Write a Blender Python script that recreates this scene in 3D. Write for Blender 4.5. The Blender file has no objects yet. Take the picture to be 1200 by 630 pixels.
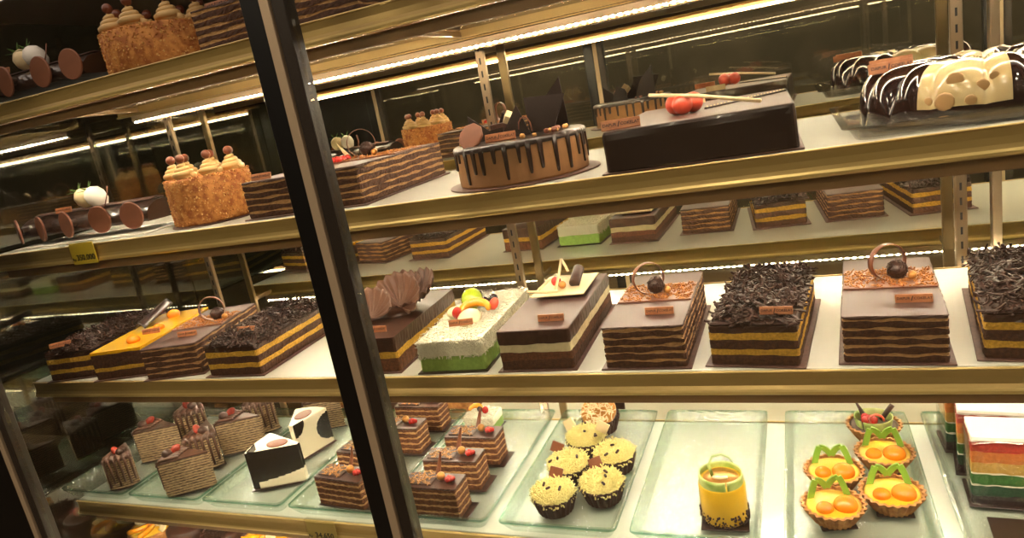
import bpy, bmesh, math, random
from math import sin, cos, pi
from mathutils import Vector, Matrix, Euler

SC = bpy.context.scene
COL = SC.collection
GZ = 0.95                      # height of the middle shelf above the floor
S1, S2, S3, S4, S5 = GZ + .537, GZ + .270, GZ, GZ - .278, GZ - .495
RAILH, SHD, MIR, GLY = .0326, .387, .519, -.185
XL, XR = -.07, 2.45

# ------------------------------------------------------------------ materials
def lin(c):
    return tuple(((v / 255) / 12.92 if v / 255 <= .04045 else ((v / 255 + .055) / 1.055) ** 2.4) for v in c)

MATS = {}
def mat(name, rgb, rough=.5, metal=0., var=0., vscale=60., bump=0., bscale=200., coat=0., sss=0., rgb2=None, spec=.5, trans=0., vdet=3.):
    if name in MATS: return MATS[name]
    m = bpy.data.materials.new(name); m.use_nodes = True
    nt = m.node_tree; b = nt.nodes['Principled BSDF']
    c = lin(rgb) + (1,)
    b.inputs['Base Color'].default_value = c
    b.inputs['Roughness'].default_value = rough
    b.inputs['Metallic'].default_value = metal
    b.inputs['Coat Weight'].default_value = coat
    b.inputs['Coat Roughness'].default_value = .08
    b.inputs['Specular IOR Level'].default_value = spec
    b.inputs['Transmission Weight'].default_value = trans
    if sss:
        b.inputs['Subsurface Weight'].default_value = sss
        b.inputs['Subsurface Radius'].default_value = (.01, .006, .003)
        b.inputs['Subsurface Scale'].default_value = .3
    if var or rgb2:
        tc = nt.nodes.new('ShaderNodeTexCoord'); n = nt.nodes.new('ShaderNodeTexNoise')
        n.inputs['Scale'].default_value = vscale; n.inputs['Detail'].default_value = vdet
        nt.links.new(tc.outputs['Object'], n.inputs['Vector'])
        r = nt.nodes.new('ShaderNodeValToRGB')
        c2 = lin(rgb2) + (1,) if rgb2 else tuple(v * (1 - var) for v in c[:3]) + (1,)
        r.color_ramp.elements[0].position = .38; r.color_ramp.elements[1].position = .62
        r.color_ramp.elements[0].color = c2; r.color_ramp.elements[1].color = c
        nt.links.new(n.outputs['Fac'], r.inputs['Fac']); nt.links.new(r.outputs['Color'], b.inputs['Base Color'])
    if bump:
        tc = nt.nodes.new('ShaderNodeTexCoord'); n = nt.nodes.new('ShaderNodeTexNoise')
        n.inputs['Scale'].default_value = bscale; n.inputs['Detail'].default_value = 2
        nt.links.new(tc.outputs['Object'], n.inputs['Vector'])
        bp = nt.nodes.new('ShaderNodeBump'); bp.inputs['Strength'].default_value = bump; bp.inputs['Distance'].default_value = .002
        nt.links.new(n.outputs['Fac'], bp.inputs['Height']); nt.links.new(bp.outputs['Normal'], b.inputs['Normal'])
    MATS[name] = m; return m

def clear_mat(name, tint, base=.04, peak=.9, rough=0., bump=0., bscale=120.):
    """See-through sheet: tinted straight-through light plus a surface reflection that grows at grazing angles."""
    m = bpy.data.materials.new(name); m.use_nodes = True
    nt = m.node_tree; nt.nodes.clear()
    out = nt.nodes.new('ShaderNodeOutputMaterial'); mix = nt.nodes.new('ShaderNodeMixShader')
    tr = nt.nodes.new('ShaderNodeBsdfTransparent'); tr.inputs[0].default_value = tint + (1,)
    gl = nt.nodes.new('ShaderNodeBsdfGlossy'); gl.inputs['Roughness'].default_value = rough
    lw = nt.nodes.new('ShaderNodeLayerWeight'); lw.inputs[0].default_value = .5
    pw = nt.nodes.new('ShaderNodeMath'); pw.operation = 'POWER'; pw.inputs[1].default_value = 5
    ma = nt.nodes.new('ShaderNodeMath'); ma.operation = 'MULTIPLY_ADD'; ma.inputs[1].default_value = peak; ma.inputs[2].default_value = base
    nt.links.new(lw.outputs['Facing'], pw.inputs[0]); nt.links.new(pw.outputs[0], ma.inputs[0])
    nt.links.new(ma.outputs[0], mix.inputs[0]); nt.links.new(tr.outputs[0], mix.inputs[1]); nt.links.new(gl.outputs[0], mix.inputs[2])
    nt.links.new(mix.outputs[0], out.inputs[0])
    if bump:
        tc = nt.nodes.new('ShaderNodeTexCoord'); n = nt.nodes.new('ShaderNodeTexNoise')
        n.inputs['Scale'].default_value = bscale; n.inputs['Detail'].default_value = 2
        bp = nt.nodes.new('ShaderNodeBump'); bp.inputs['Strength'].default_value = bump; bp.inputs['Distance'].default_value = .003
        nt.links.new(tc.outputs['Object'], n.inputs['Vector']); nt.links.new(n.outputs['Fac'], bp.inputs['Height'])
        nt.links.new(bp.outputs['Normal'], gl.inputs['Normal'])
    MATS[name] = m; return m

def led_mat(name, rgb, hi, lo, pitch):
    """Lamp: a row of bright chips along the strip's own length."""
    m = bpy.data.materials.new(name); m.use_nodes = True
    nt = m.node_tree; nt.nodes.clear()
    out = nt.nodes.new('ShaderNodeOutputMaterial'); em = nt.nodes.new('ShaderNodeEmission')
    em.inputs[0].default_value = rgb + (1,)
    tc = nt.nodes.new('ShaderNodeTexCoord'); sx = nt.nodes.new('ShaderNodeSeparateXYZ')
    a = nt.nodes.new('ShaderNodeMath'); a.operation = 'MULTIPLY'; a.inputs[1].default_value = 1 / pitch
    f = nt.nodes.new('ShaderNodeMath'); f.operation = 'FRACT'
    g = nt.nodes.new('ShaderNodeMath'); g.operation = 'LESS_THAN'; g.inputs[1].default_value = .45
    h = nt.nodes.new('ShaderNodeMath'); h.operation = 'MULTIPLY_ADD'; h.inputs[1].default_value = hi - lo; h.inputs[2].default_value = lo
    nt.links.new(tc.outputs['Object'], sx.inputs[0]); nt.links.new(sx.outputs[0], a.inputs[0]); nt.links.new(a.outputs[0], f.inputs[0])
    nt.links.new(f.outputs[0], g.inputs[0]); nt.links.new(g.outputs[0], h.inputs[0]); nt.links.new(h.outputs[0], em.inputs[1])
    nt.links.new(em.outputs[0], out.inputs[0]); return m

def glow_mat(name, rgb, s):
    m = bpy.data.materials.new(name); m.use_nodes = True
    nt = m.node_tree; nt.nodes.clear()
    out = nt.nodes.new('ShaderNodeOutputMaterial'); em = nt.nodes.new('ShaderNodeEmission')
    em.inputs[0].default_value = rgb + (1,); em.inputs[1].default_value = s
    nt.links.new(em.outputs[0], out.inputs[0]); return m

# surfaces of the case
gold = mat('brass_rail', (184, 154, 92), .36, .4)
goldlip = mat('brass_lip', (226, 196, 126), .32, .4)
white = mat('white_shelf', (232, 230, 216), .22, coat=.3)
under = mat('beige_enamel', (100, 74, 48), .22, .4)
steel = mat('brushed_steel', (158, 138, 112), .28, .95)
alu = mat('anodised_aluminium', (206, 182, 150), .4, .5, bump=.1, bscale=400)
black = mat('black_rubber', (14, 12, 11), .35)
darkstile = mat('dark_stile', (52, 44, 36), .4, .3, bump=.15, bscale=300)
slot = mat('slot_black', (10, 8, 7), .6)
mirror = mat('back_mirror', (236, 234, 216), 0., 1.)
glass = clear_mat('pane_glass', (.97, .98, .96), .07, .9)
endglass = clear_mat('end_glass', (.62, .66, .58), .2, .75, rough=.03)
trayglass = clear_mat('pressed_glass', (.94, .975, .955), .13, .8, rough=.05, bump=.9, bscale=170)
trayedge = clear_mat('green_glass_edge', (.36, .64, .52), .12, .8, rough=.08, bump=.4, bscale=120)
trayrim = clear_mat('glass_rim', (.86, .945, .90), .20, .75, rough=.08, bump=1., bscale=110)
clearplastic = clear_mat('clear_plastic', (.93, .92, .90), .06, .9, rough=.03)
film = clear_mat('clear_film', (.96, .95, .93), .07, .9, rough=.04, bump=.3, bscale=40)
led = led_mat('led_strip', (1., .85, .645), 560, 3, .0130)
ledhot = led_mat('led_tube', (1., .85, .645), 76, 56, .0085)
ledtop = glow_mat('lamp_diffuser_glow', (1., .80, .68), 1.3)
skirt = mat('dark_cabinet', (40, 32, 26), .5)
# cakes
choc = mat('dark_chocolate', (70, 42, 30), .38, var=.35, vscale=90)
chocmat = mat('dark_sponge', (86, 50, 30), .75, var=.45, vscale=220, bump=.5, bscale=500)
brown = mat('brown_sponge', (116, 70, 42), .8, var=.4, vscale=220, bump=.5, bscale=500)
glaze = mat('mauve_glaze', (88, 63, 55), .42, var=.12, vscale=14, spec=.3)
glazedark = mat('black_glaze', (50, 33, 26), .28, coat=.4, bump=.1, bscale=40)
buttercream = mat('coffee_cream', (196, 150, 96), .6, var=.25, vscale=150)
palecream = mat('pale_cream', (240, 224, 178), .5, var=.12, vscale=80)
yellowsponge = mat('yellow_sponge', (226, 176, 62), .8, var=.3, vscale=260, bump=.5, bscale=500)
greensponge = mat('pandan_sponge', (150, 184, 88), .75, var=.15, vscale=160, bump=.3, bscale=400)
coconut = mat('coconut', (246, 240, 214), .6)
shaving = mat('shaved_chocolate', (58, 33, 23), .45, var=.4, vscale=60, spec=.25)
board = mat('brown_card', (104, 70, 58), .5, var=.35, vscale=300)
plaque = mat('milk_plaque', (178, 116, 74), .45, rgb2=(160, 98, 60), vscale=120)
ink = mat('plaque_ink', (74, 38, 24), .5)
milk = mat('milk_chocolate', (128, 76, 50), .35, var=.12, vscale=60)
disc_m = mat('cocoa_disc', (132, 80, 56), .5, var=.1, vscale=60)
ruffle = mat('ruffled_chocolate', (106, 72, 54), .42, var=.1, vscale=30)
whitechoc = mat('white_chocolate', (238, 214, 166), .35)
goldball = mat('gold_pearl', (196, 138, 72), .3, .6)
berry = mat('red_berry', (196, 40, 30), .2, coat=.5, sss=.1)
strawb = mat('strawberry_dark', (158, 50, 30), .35, var=.3, vscale=90)
coral = mat('coral_berry', (226, 84, 58), .3, coat=.3)
nutcrumb = mat('nut_crumb', (206, 140, 70), .7, rgb2=(160, 92, 40), vscale=90)
nutpale = mat('nut_pale', (232, 186, 112), .7, rgb2=(200, 140, 74), vscale=120)
rosette_m = mat('piped_cream', (216, 178, 116), .5, var=.1, vscale=60)
cocoaball = mat('cocoa_ball', (120, 66, 44), .3)
cheese = mat('grated_cheese', (248, 232, 150), .45, sss=.1)
cup = mat('cocoa_cup', (64, 36, 26), .6, var=.3, vscale=120)
crust = mat('tart_crust', (196, 140, 78), .7, rgb2=(164, 106, 54), vscale=90, bump=.3, bscale=300)
custard = mat('mango_custard', (240, 190, 44), .3, coat=.2)
amber = mat('amber_jelly', (240, 142, 16), .22, coat=.35, sss=.25, spec=.5)
green = mat('green_chocolate', (132, 178, 62), .4)
mintband = mat('mint_band', (198, 206, 130), .4, rgb2=(150, 176, 84), vscale=40)
kiwi = mat('kiwi_jelly', (186, 206, 44), .15, coat=.5, sss=.1)
orangefruit = mat('orange_slice', (244, 160, 20), .2, coat=.5, sss=.1)
grape = mat('black_grape', (40, 22, 24), .1, coat=.6)
shell = mat('white_shell', (236, 220, 178), .4)
mangoglaze = mat('mango_glaze', (246, 184, 24), .12, coat=.7)
crepe1 = mat('crepe_light', (190, 162, 122), .65, var=.3, vscale=200)
crepe2 = mat('crepe_dark', (84, 60, 42), .65, var=.3, vscale=200)
crepecoat = mat('cocoa_ganache', (96, 62, 44), .4, var=.35, vscale=50, coat=.2)
cream_white = mat('white_mousse', (242, 230, 196), .3, coat=.3)
transfer = mat('black_sheet', (34, 29, 25), .22, coat=.3)
pudding = mat('dark_pudding', (44, 24, 20), .1, coat=1., spec=.7)
puddingw = mat('cream_pudding', (226, 204, 154), .18, coat=.6, rgb2=(210, 182, 128), vscale=22, sss=.1)
fruitbit = mat('fruit_bit', (196, 156, 104), .4)
r_red = mat('rainbow_red', (206, 62, 50), .7, var=.2, vscale=200, bump=.4, bscale=400)
r_orange = mat('rainbow_orange', (226, 132, 62), .7, var=.2, vscale=200, bump=.4, bscale=400)
r_yellow = mat('rainbow_yellow', (224, 180, 90), .7, var=.2, vscale=200, bump=.4, bscale=400)
r_green = mat('rainbow_green', (70, 132, 62), .7, var=.2, vscale=200, bump=.4, bscale=400)
r_teal = mat('rainbow_teal', (40, 92, 66), .7, var=.2, vscale=200, bump=.4, bscale=400)
r_dark = mat('rainbow_plum', (52, 34, 44), .7, var=.2, vscale=200, bump=.4, bscale=400)
whitecream = mat('whipped_cream', (250, 244, 230), .5)
leafgreen = mat('strawberry_leaf', (84, 120, 52), .5)
tag_y = mat('yellow_tag', (244, 214, 70), .5)
tag_o = mat('olive_tag', (190, 164, 88), .5)
taghold = clear_mat('tag_acrylic', (.97, .96, .92), .04, .8, rough=.05)
tagink = mat('tag_ink', (34, 28, 12), .5)

# ------------------------------------------------------------------ mesh helpers
class MB:
    def __init__(s): s.v = []; s.f = []; s.m = []; s.s = []
    def add(s, vf, mi=0, smooth=False, M=None):
        vs, fs = vf; b = len(s.v)
        s.v += [tuple(M @ Vector(v)) for v in vs] if M is not None else [tuple(v) for v in vs]
        for i, f in enumerate(fs):
            s.f.append(tuple(b + k for k in f)); s.m.append(mi if isinstance(mi, int) else mi[i]); s.s.append(smooth)
        return s
    def mesh(s, name, mats):
        me = bpy.data.meshes.new(name); me.from_pydata(s.v, [], s.f)
        for m in (mats if isinstance(mats, (list, tuple)) else [mats]): me.materials.append(m)
        me.polygons.foreach_set('material_index', s.m); me.polygons.foreach_set('use_smooth', s.s)
        me.update(); return me
    def build(s, name, mats, parent=None, label=None, kind=None, loc=None, rot=None):
        return link(name, s.mesh(name, mats), parent, label, kind, loc, rot)

def link(name, me, parent=None, label=None, kind=None, loc=None, rot=None):
    o = bpy.data.objects.new(name, me); COL.objects.link(o)
    if parent is not None: o.parent = parent
    if label: o['label'] = label
    if kind: o['kind'] = kind
    if loc is not None: o.location = loc
    if rot is not None: o.rotation_euler = rot
    return o

def thing(name, label, cat, loc=(0, 0, 0), rz=0., group=None):
    o = bpy.data.objects.new(name, None); COL.objects.link(o); o.empty_display_size = .02
    o.location = loc; o.rotation_euler = (0, 0, rz); o['label'] = label; o['category'] = cat
    if group: o['group'] = group
    return o

def dup(src, label=None, loc=None, rz=None, group=None):
    r = src.copy(); COL.objects.link(r)
    if label: r['label'] = label
    if group: r['group'] = group
    if loc is not None: r.location = loc
    if rz is not None: r.rotation_euler = (0, 0, rz)
    for ch in list(src.children):
        c = ch.copy(); COL.objects.link(c); c.parent = r
        for g in list(ch.children):
            d = g.copy(); COL.objects.link(d); d.parent = c
    return r

def T(x=0, y=0, z=0, rx=0, ry=0, rz=0, s=1.):
    return Matrix.Translation((x, y, z)) @ Euler((rx, ry, rz)).to_matrix().to_4x4() @ Matrix.Scale(s, 4)

def box(sx, sy, sz, c=(0, 0, 0), bev=0., seg=1):
    bm = bmesh.new(); bmesh.ops.create_cube(bm, size=1.)
    for v in bm.verts: v.co = Vector((v.co.x * sx, v.co.y * sy, v.co.z * sz))
    if bev: bmesh.ops.bevel(bm, geom=bm.edges[:], offset=bev, segments=seg, profile=.5, affect='EDGES')
    bm.verts.index_update()
    vs = [tuple(v.co + Vector(c)) for v in bm.verts]; fs = [tuple(v.index for v in f.verts) for f in bm.faces]
    bm.free(); return vs, fs

def boxb(x0, x1, y0, y1, z0, z1, bev=0., seg=1):
    return box(x1 - x0, y1 - y0, z1 - z0, ((x0 + x1) / 2, (y0 + y1) / 2, (z0 + z1) / 2), bev, seg)

def ball(r, c=(0, 0, 0), n=14, k=9, sz=1.):
    vs = [(c[0], c[1], c[2] - r * sz)]; fs = []
    for i in range(1, k):
        a = -pi / 2 + pi * i / k
        for j in range(n):
            t = 2 * pi * j / n; vs.append((c[0] + r * cos(a) * cos(t), c[1] + r * cos(a) * sin(t), c[2] + r * sin(a) * sz))
    vs.append((c[0], c[1], c[2] + r * sz))
    for j in range(n): fs.append((0, 1 + (j + 1) % n, 1 + j))
    for i in range(k - 2):
        for j in range(n):
            a = 1 + i * n; fs.append((a + j, a + (j + 1) % n, a + n + (j + 1) % n, a + n + j))
    l = len(vs) - 1; a = 1 + (k - 2) * n
    for j in range(n): fs.append((a + j, a + (j + 1) % n, l))
    return vs, fs

def lathe(prof, n=32, rmod=None):
    """prof: list of (r, z) bottom to top; closed with caps where r > 0."""
    vs = []; fs = []
    for i, (r, z) in enumerate(prof):
        for j in range(n):
            t = 2 * pi * j / n; q = r if rmod is None else rmod(r, z, t, i)
            vs.append((q * cos(t), q * sin(t), z))
    for i in range(len(prof) - 1):
        for j in range(n):
            a = i * n; fs.append((a + j, a + (j + 1) % n, a + n + (j + 1) % n, a + n + j))
    fs.append(tuple(range(n - 1, -1, -1))); b = (len(prof) - 1) * n
    fs.append(tuple(range(b, b + n)))
    return vs, fs

def tube(path, r, n=5, flat=1., taper=None, up=Vector((0, 0, 1))):
    P = [Vector(p) for p in path]; vs = []; fs = []
    for i, p in enumerate(P):
        t = (P[min(i + 1, len(P) - 1)] - P[max(i - 1, 0)])
        if t.length < 1e-9: t = Vector((1, 0, 0))
        t.normalize(); s = t.cross(up)
        if s.length < 1e-3: s = t.cross(Vector((1, 0, 0)))
        s.normalize(); u = s.cross(t)
        q = r * (taper(i / (len(P) - 1)) if taper else 1.)
        for j in range(n):
            a = 2 * pi * j / n + pi / n; vs.append(tuple(p + s * (q * cos(a)) + u * (q * flat * sin(a))))
    for i in range(len(P) - 1):
        for j in range(n):
            a = i * n; fs.append((a + j, a + (j + 1) % n, a + n + (j + 1) % n, a + n + j))
    fs.append(tuple(range(n - 1, -1, -1))); b = (len(P) - 1) * n; fs.append(tuple(range(b, b + n)))
    return vs, fs

def prism(poly, h, z0=0.):
    n = len(poly); vs = [(x, y, z0) for x, y in poly] + [(x, y, z0 + h) for x, y in poly]
    fs = [tuple(range(n - 1, -1, -1)), tuple(range(n, 2 * n))] + [(i, (i + 1) % n, n + (i + 1) % n, n + i) for i in range(n)]
    return vs, fs

def sheet(fn, nu, nv, th):
    """A bent sheet of real thickness: fn(u, v) -> point."""
    g = [[Vector(fn(i / nu, j / nv)) for j in range(nv + 1)] for i in range(nu + 1)]
    N = []
    for i in range(nu + 1):
        row = []
        for j in range(nv + 1):
            a = g[min(i + 1, nu)][j] - g[max(i - 1, 0)][j]; b = g[i][min(j + 1, nv)] - g[i][max(j - 1, 0)]
            n = a.cross(b); row.append(n.normalized() if n.length > 1e-12 else Vector((0, 0, 1)))
        N.append(row)
    vs = []; fs = []; w = nv + 1; tot = (nu + 1) * w
    for sgn in (.5, -.5):
        for i in range(nu + 1):
            for j in range(w): vs.append(tuple(g[i][j] + N[i][j] * (th * sgn)))
    for i in range(nu):
        for j in range(nv):
            a = i * w + j; fs.append((a, a + w, a + w + 1, a + 1)); fs.append((tot + a, tot + a + 1, tot + a + w + 1, tot + a + w))
    for i in range(nu):
        for a, b in ((i * w, (i + 1) * w), ((i + 1) * w + nv, i * w + nv)): fs.append((a, tot + a, tot + b, b))
    for j in range(nv):
        for a, b in ((j + 1, j), (nu * w + j, nu * w + j + 1)): fs.append((a, tot + a, tot + b, b))
    return vs, fs

def rrect(w, d, r=.004, step=.004):
    """Rounded rectangle outline, centred in x, from y=0 to y=d."""
    pts = []
    hw = w / 2
    corners = [(hw - r, r, -pi / 2), (hw - r, d - r, 0), (-hw + r, d - r, pi / 2), (-hw + r, r, pi)]
    for i, (cx, cy, a0) in enumerate(corners):
        for k in range(4):
            a = a0 + pi / 2 * k / 3; pts.append((cx + r * cos(a), cy + r * sin(a)))
        nx, ny, na = corners[(i + 1) % 4]
        p = pts[-1]; q = (nx + r * cos(na), ny + r * sin(na)); L = math.dist(p, q); n = max(1, int(L / step))
        for k in range(1, n): pts.append((p[0] + (q[0] - p[0]) * k / n, p[1] + (q[1] - p[1]) * k / n))
    return pts

def wedge(L, ang, r=.003, step=.003, blunt=0.):
    """Slice outline: tip at the origin, opening along +y to radius L."""
    h = ang / 2; pts = []
    a, b = (blunt * sin(-h), blunt * cos(h)), (L * sin(-h), L * cos(h))
    A = [(blunt * sin(t), blunt * cos(t)) for t in (h, 0, -h)] if blunt else [(0, 0)]
    n = int(L * ang / step); arc = [(L * sin(h - ang * k / n), L * cos(h - ang * k / n)) for k in range(n + 1)]
    m = int((L - blunt) / step)
    s = A[0]; e = arc[0]
    pts += [(s[0] + (e[0] - s[0]) * k / m, s[1] + (e[1] - s[1]) * k / m) for k in range(m)]
    pts += arc
    s = arc[-1]; e = A[-1]
    pts += [(s[0] + (e[0] - s[0]) * k / m, s[1] + (e[1] - s[1]) * k / m) for k in range(1, m)]
    if blunt: pts += [A[-1], A[1]]
    return pts

def outline_normals(P):
    n = len(P); out = []
    for i in range(n):
        ax, ay = P[i - 1]; bx, by = P[(i + 1) % n]; dx, dy = bx - ax, by - ay; l = math.hypot(dx, dy) or 1
        out.append((dy / l, -dx / l))
    return out

def loft(P, zs, off, matfn, top=0, bottom=0):
    """Stack outline P at heights zs; off(i, k) -> (outward, up) shift; matfn(i, k) -> material slot of the face."""
    N = outline_normals(P); n = len(P); vs = []; fs = []; ms = []
    for k, z in enumerate(zs):
        for i, (x, y) in enumerate(P):
            o, u = off(i, k); vs.append((x + N[i][0] * o, y + N[i][1] * o, z + u))
    for k in range(len(zs) - 1):
        for i in range(n):
            a = k * n; fs.append((a + i, a + (i + 1) % n, a + n + (i + 1) % n, a + n + i)); ms.append(matfn(i, k))
    fs.append(tuple(range(n - 1, -1, -1))); ms.append(bottom)
    b = (len(zs) - 1) * n; fs.append(tuple(range(b, b + n))); ms.append(top)
    return (vs, fs), ms

def layered(P, layers, rnd, wav=.0008, jit=.0007):
    """Layer-cake body; layers: (height, slot, bulge) from the bottom up; the last slot also covers the top."""
    n = len(P); zs = []; sl = []; bl = []; z = 0.; shifts = []
    def wave(a):
        ph = [rnd.uniform(0, 6.28) for _ in range(4)]; fq = [3, 7, 13, 22]
        return [a * sum(sin(fq[q] * 2 * pi * i / n + ph[q]) for q in range(4)) / 2.2 for i in range(n)]
    flat = [0.] * n; lo = flat
    for li, (h, s, b) in enumerate(layers):
        hi = flat if li == len(layers) - 1 else wave(wav)
        for t, bb in ((.0, b * .4), (.3, b), (.7, b), (1., b * .4)):
            zs.append(z + h * t); shifts.append([l * (1 - t) + m * t for l, m in zip(lo, hi)]); bl.append(bb); sl.append(s)
        lo = hi; z += h
    js = [[rnd.uniform(-jit, jit) for _ in range(n)] for _ in zs]
    def off(i, k): return bl[k] + js[k][i] * (0 if k == len(zs) - 1 else 1), shifts[k][i]
    return loft(P, zs, off, lambda i, k: sl[k + 1], layers[-1][1], layers[0][1]), z

def strands(rnd, n, place, L, r, curl, sides=4, flat=.6, pts=5, lay=.85):
    vf = MB()
    for _ in range(n):
        p, nrm = place(); p = Vector(p); nrm = Vector(nrm).normalized()
        a = Vector((rnd.gauss(0, 1), rnd.gauss(0, 1), rnd.gauss(0, 1))); a = (a - nrm * a.dot(nrm) * lay).normalized()
        b = nrm.cross(a)
        if b.length < 1e-3: continue
        b.normalize(); bend = (nrm * rnd.uniform(-.3, 1.) + b * rnd.uniform(-1, 1)).normalized()
        l = L * rnd.uniform(.6, 1.25); c = curl * rnd.uniform(.2, 1.3); path = []
        for k in range(pts):
            t = k / (pts - 1); th = c * (t - .5)
            path.append(p + a * (l * sin(th) / max(c, .01)) + bend * (l * (1 - cos(th)) / max(c, .01)))
        vf.add(tube(path, r * rnd.uniform(.7, 1.3), sides, flat, up=nrm), 0, True)
    return vf

_txt = {}
def text_mesh(body, size, ext, m):
    k = (body, size)
    if k in _txt: return _txt[k]
    cu = bpy.data.curves.new('lettering', 'FONT'); cu.body = body; cu.size = size; cu.extrude = ext; cu.resolution_u = 2; cu.offset = size * .02
    cu.align_x = 'CENTER'; cu.align_y = 'CENTER'
    o = bpy.data.objects.new('lettering', cu); COL.objects.link(o)
    dg = bpy.context.evaluated_depsgraph_get(); me = bpy.data.meshes.new_from_object(o.evaluated_get(dg))
    bpy.data.objects.remove(o); bpy.data.curves.remove(cu); me.name = 'lettering'
    me.materials.clear(); me.materials.append(m); _txt[k] = me; return me

def add_plaque(parent, x, y, z, w=.040, h=.0105, rz=0., tilt=-.25):
    rot = Euler((tilt, 0, rz)).to_matrix().to_4x4()
    p = MB().add(box(w, .003, h, (0, 0, h / 2), .0006)).build('plaque', plaque, parent, 'milk chocolate plaque with dark lettering')
    p.matrix_local = Matrix.Translation((x, y, z)) @ rot
    s = w / .040
    for body, cx in (('DAPUR', -.0112), ('COKELAT', .0098)):
        t = link('lettering', text_mesh(body, .0044 * s, .0002, ink), p); t.location = (cx * s, -.0017, h * .5); t.rotation_euler = (pi / 2, 0, 0)
    MB().add(prism([(-.0013 * s, -.0024 * s), (-.0002 * s, -.003 * s), (.0005 * s, 0), (.0015 * s, .0026 * s), (.0003 * s, .003 * s), (-.0005 * s, .0004 * s)], .0004, 0), 0, False,
             T(-.0018 * s, -.0015, h * .5, pi / 2)).build('emblem', ink, p)
    return p

def truffle(parent, x, y, z, r=.0105, seed=1):
    rnd = random.Random(seed)
    b = MB().add(ball(r, (0, 0, 0), 18, 12), 0, True).build('truffle', choc, parent, 'dark truffle ball rolled in chocolate strands', loc=(x, y, z + r))
    def pl():
        d = Vector((rnd.gauss(0, 1), rnd.gauss(0, 1), rnd.gauss(.4, 1))).normalized(); return d * r, d
    strands(rnd, 150, pl, .0055, .0006, .6, 4, .8, 3).build('chocolate_strands', shaving, b, kind='stuff')

def ring_band(parent, x, y, z, R=.019, w=.010, rz=.5, gap=.5):
    def fn(u, v):
        a = -pi / 2 - .25 + (2 * pi - gap) * -u; q = R * (1 + .06 * u)
        return (q * cos(a), (v - .5) * w * (1 - .55 * u), R + q * sin(a))
    o = MB().add(sheet(fn, 40, 3, .0011), 0, True).build('chocolate_ring', milk, parent, 'open ring of milk chocolate', loc=(x, y, z), rot=(0, 0, rz))
    return o

def squiggle(rnd, w, d, n, r=.0007, L=.010):
    def pl(): return (rnd.uniform(-w / 2, w / 2), rnd.uniform(-d / 2, d / 2), 0), (0, 0, 1)
    return strands(rnd, n, pl, L, r, 3.2, 4, .8, 6)

def card(parent, w, d, y0=0., m=None, z=0., x=0., lab='brown card board under the cake'):
    return MB().add(boxb(x - w / 2, x + w / 2, y0, y0 + d, z, z + .0018, .0005)).build('cake_board', m or board, parent, lab)

BT = .0022     # cake sits on its card

# ------------------------------------------------------------------ toppings with shared meshes
def shavings_mesh(w, d, seed, n=560):
    rnd = random.Random(seed)
    def pl():
        u, v = rnd.uniform(-1, 1), rnd.uniform(-1, 1)
        h = .017 * (1 - abs(u) ** 4) * (1 - abs(v) ** 6) * rnd.random() ** .6
        return (u * (w / 2 - .001), d / 2 + v * (d / 2 - .001), h + .003), (u * .4, v * .3, 1)
    b = strands(rnd, n, pl, .023, .0029, 3.0, 4, .3, 7)
    b.add(boxb(-w / 2 + .001, w / 2 - .001, .001, d - .001, 0, .0045, .002))
    return b.mesh('chocolate_shavings', shaving)

SH = [shavings_mesh(.110, .246, 5), shavings_mesh(.116, .246, 8)]

# ------------------------------------------------------------------ large cakes on the shelves
def shaved_cake(label, x, y, rz, w, seed, plx, ply, var=0, plrz=0.):
    t = thing('layer_cake', label, 'cake', (x, y, S3 + .0008), rz, 'chocolate shaving cakes on the middle shelf')
    rnd = random.Random(seed)
    card(t, w + .016, .262, -.006)
    (vf, ms), h = layered(rrect(w, .246), [(.013, 0, .0006), (.0085, 1, .0004), (.0125, 0, .0006), (.0095, 1, .0004), (.0085, 2, 0)], rnd, .0007)
    o = MB().add(vf, ms).build('sponge_layers', [chocmat, yellowsponge, choc], t, loc=(0, 0, BT))
    s = link('chocolate_shavings', SH[var], t, 'heap of dark chocolate curls', 'stuff', (0, 0, BT + h))
    s.scale = (w / (.110, .116)[var], 1, 1)
    add_plaque(t, plx, ply, BT + h + .0115, rz=plrz)
    return t

def opera_cake(label, x, y, rz, w, seed, plx, ply, bx=0., side=1, z=S3, d=.240, plw=.040, ringw=1., grp='layered cakes with a chocolate ring'):
    t = thing('opera_cake', label, 'cake', (x, y, z + .0008), rz, grp)
    rnd = random.Random(seed)
    card(t, w + .014, d + .012, -.006)
    L = []
    for k in range(5): L += [(.0078, 0, .0006), (.0032, 1, -.0006)]
    L += [(.0036, 2, .0008)]
    (vf, ms), h = layered(rrect(w, d, .003), L, rnd, .0013, .0008)
    MB().add(vf, ms).build('sponge_layers', [chocmat, buttercream, glaze], t, loc=(0, 0, BT))
    zt = BT + h
    b = MB().add(boxb(-w / 2 + .001, w / 2 - .001, d * .42, d * .76, 0, .0022, .0006)).build('nougat_band', milk, t, 'thin chocolate sheet with golden crumbs', loc=(0, 0, zt))
    sq = squiggle(rnd, w - .008, d * .32, 280 if w < .2 else 420, .0009, .009)
    sq.build('golden_crumbs', nutcrumb, b, kind='stuff', loc=(0, d * .59, .0026))
    ring_band(t, bx, d * .58, zt + .002, .0235, .012, .55 if side > 0 else .3)
    truffle(t, bx + .011, d * .57, zt + .002, .0125, seed)
    MB().add(ball(.0058, (0, 0, 0), 14, 9), 0, True).build('gold_pearl', goldball, t, 'small gold chocolate pearl', loc=(bx + .028, d * .55, zt + .0078))
    add_plaque(t, plx, ply, zt, plw)
    return t

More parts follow.
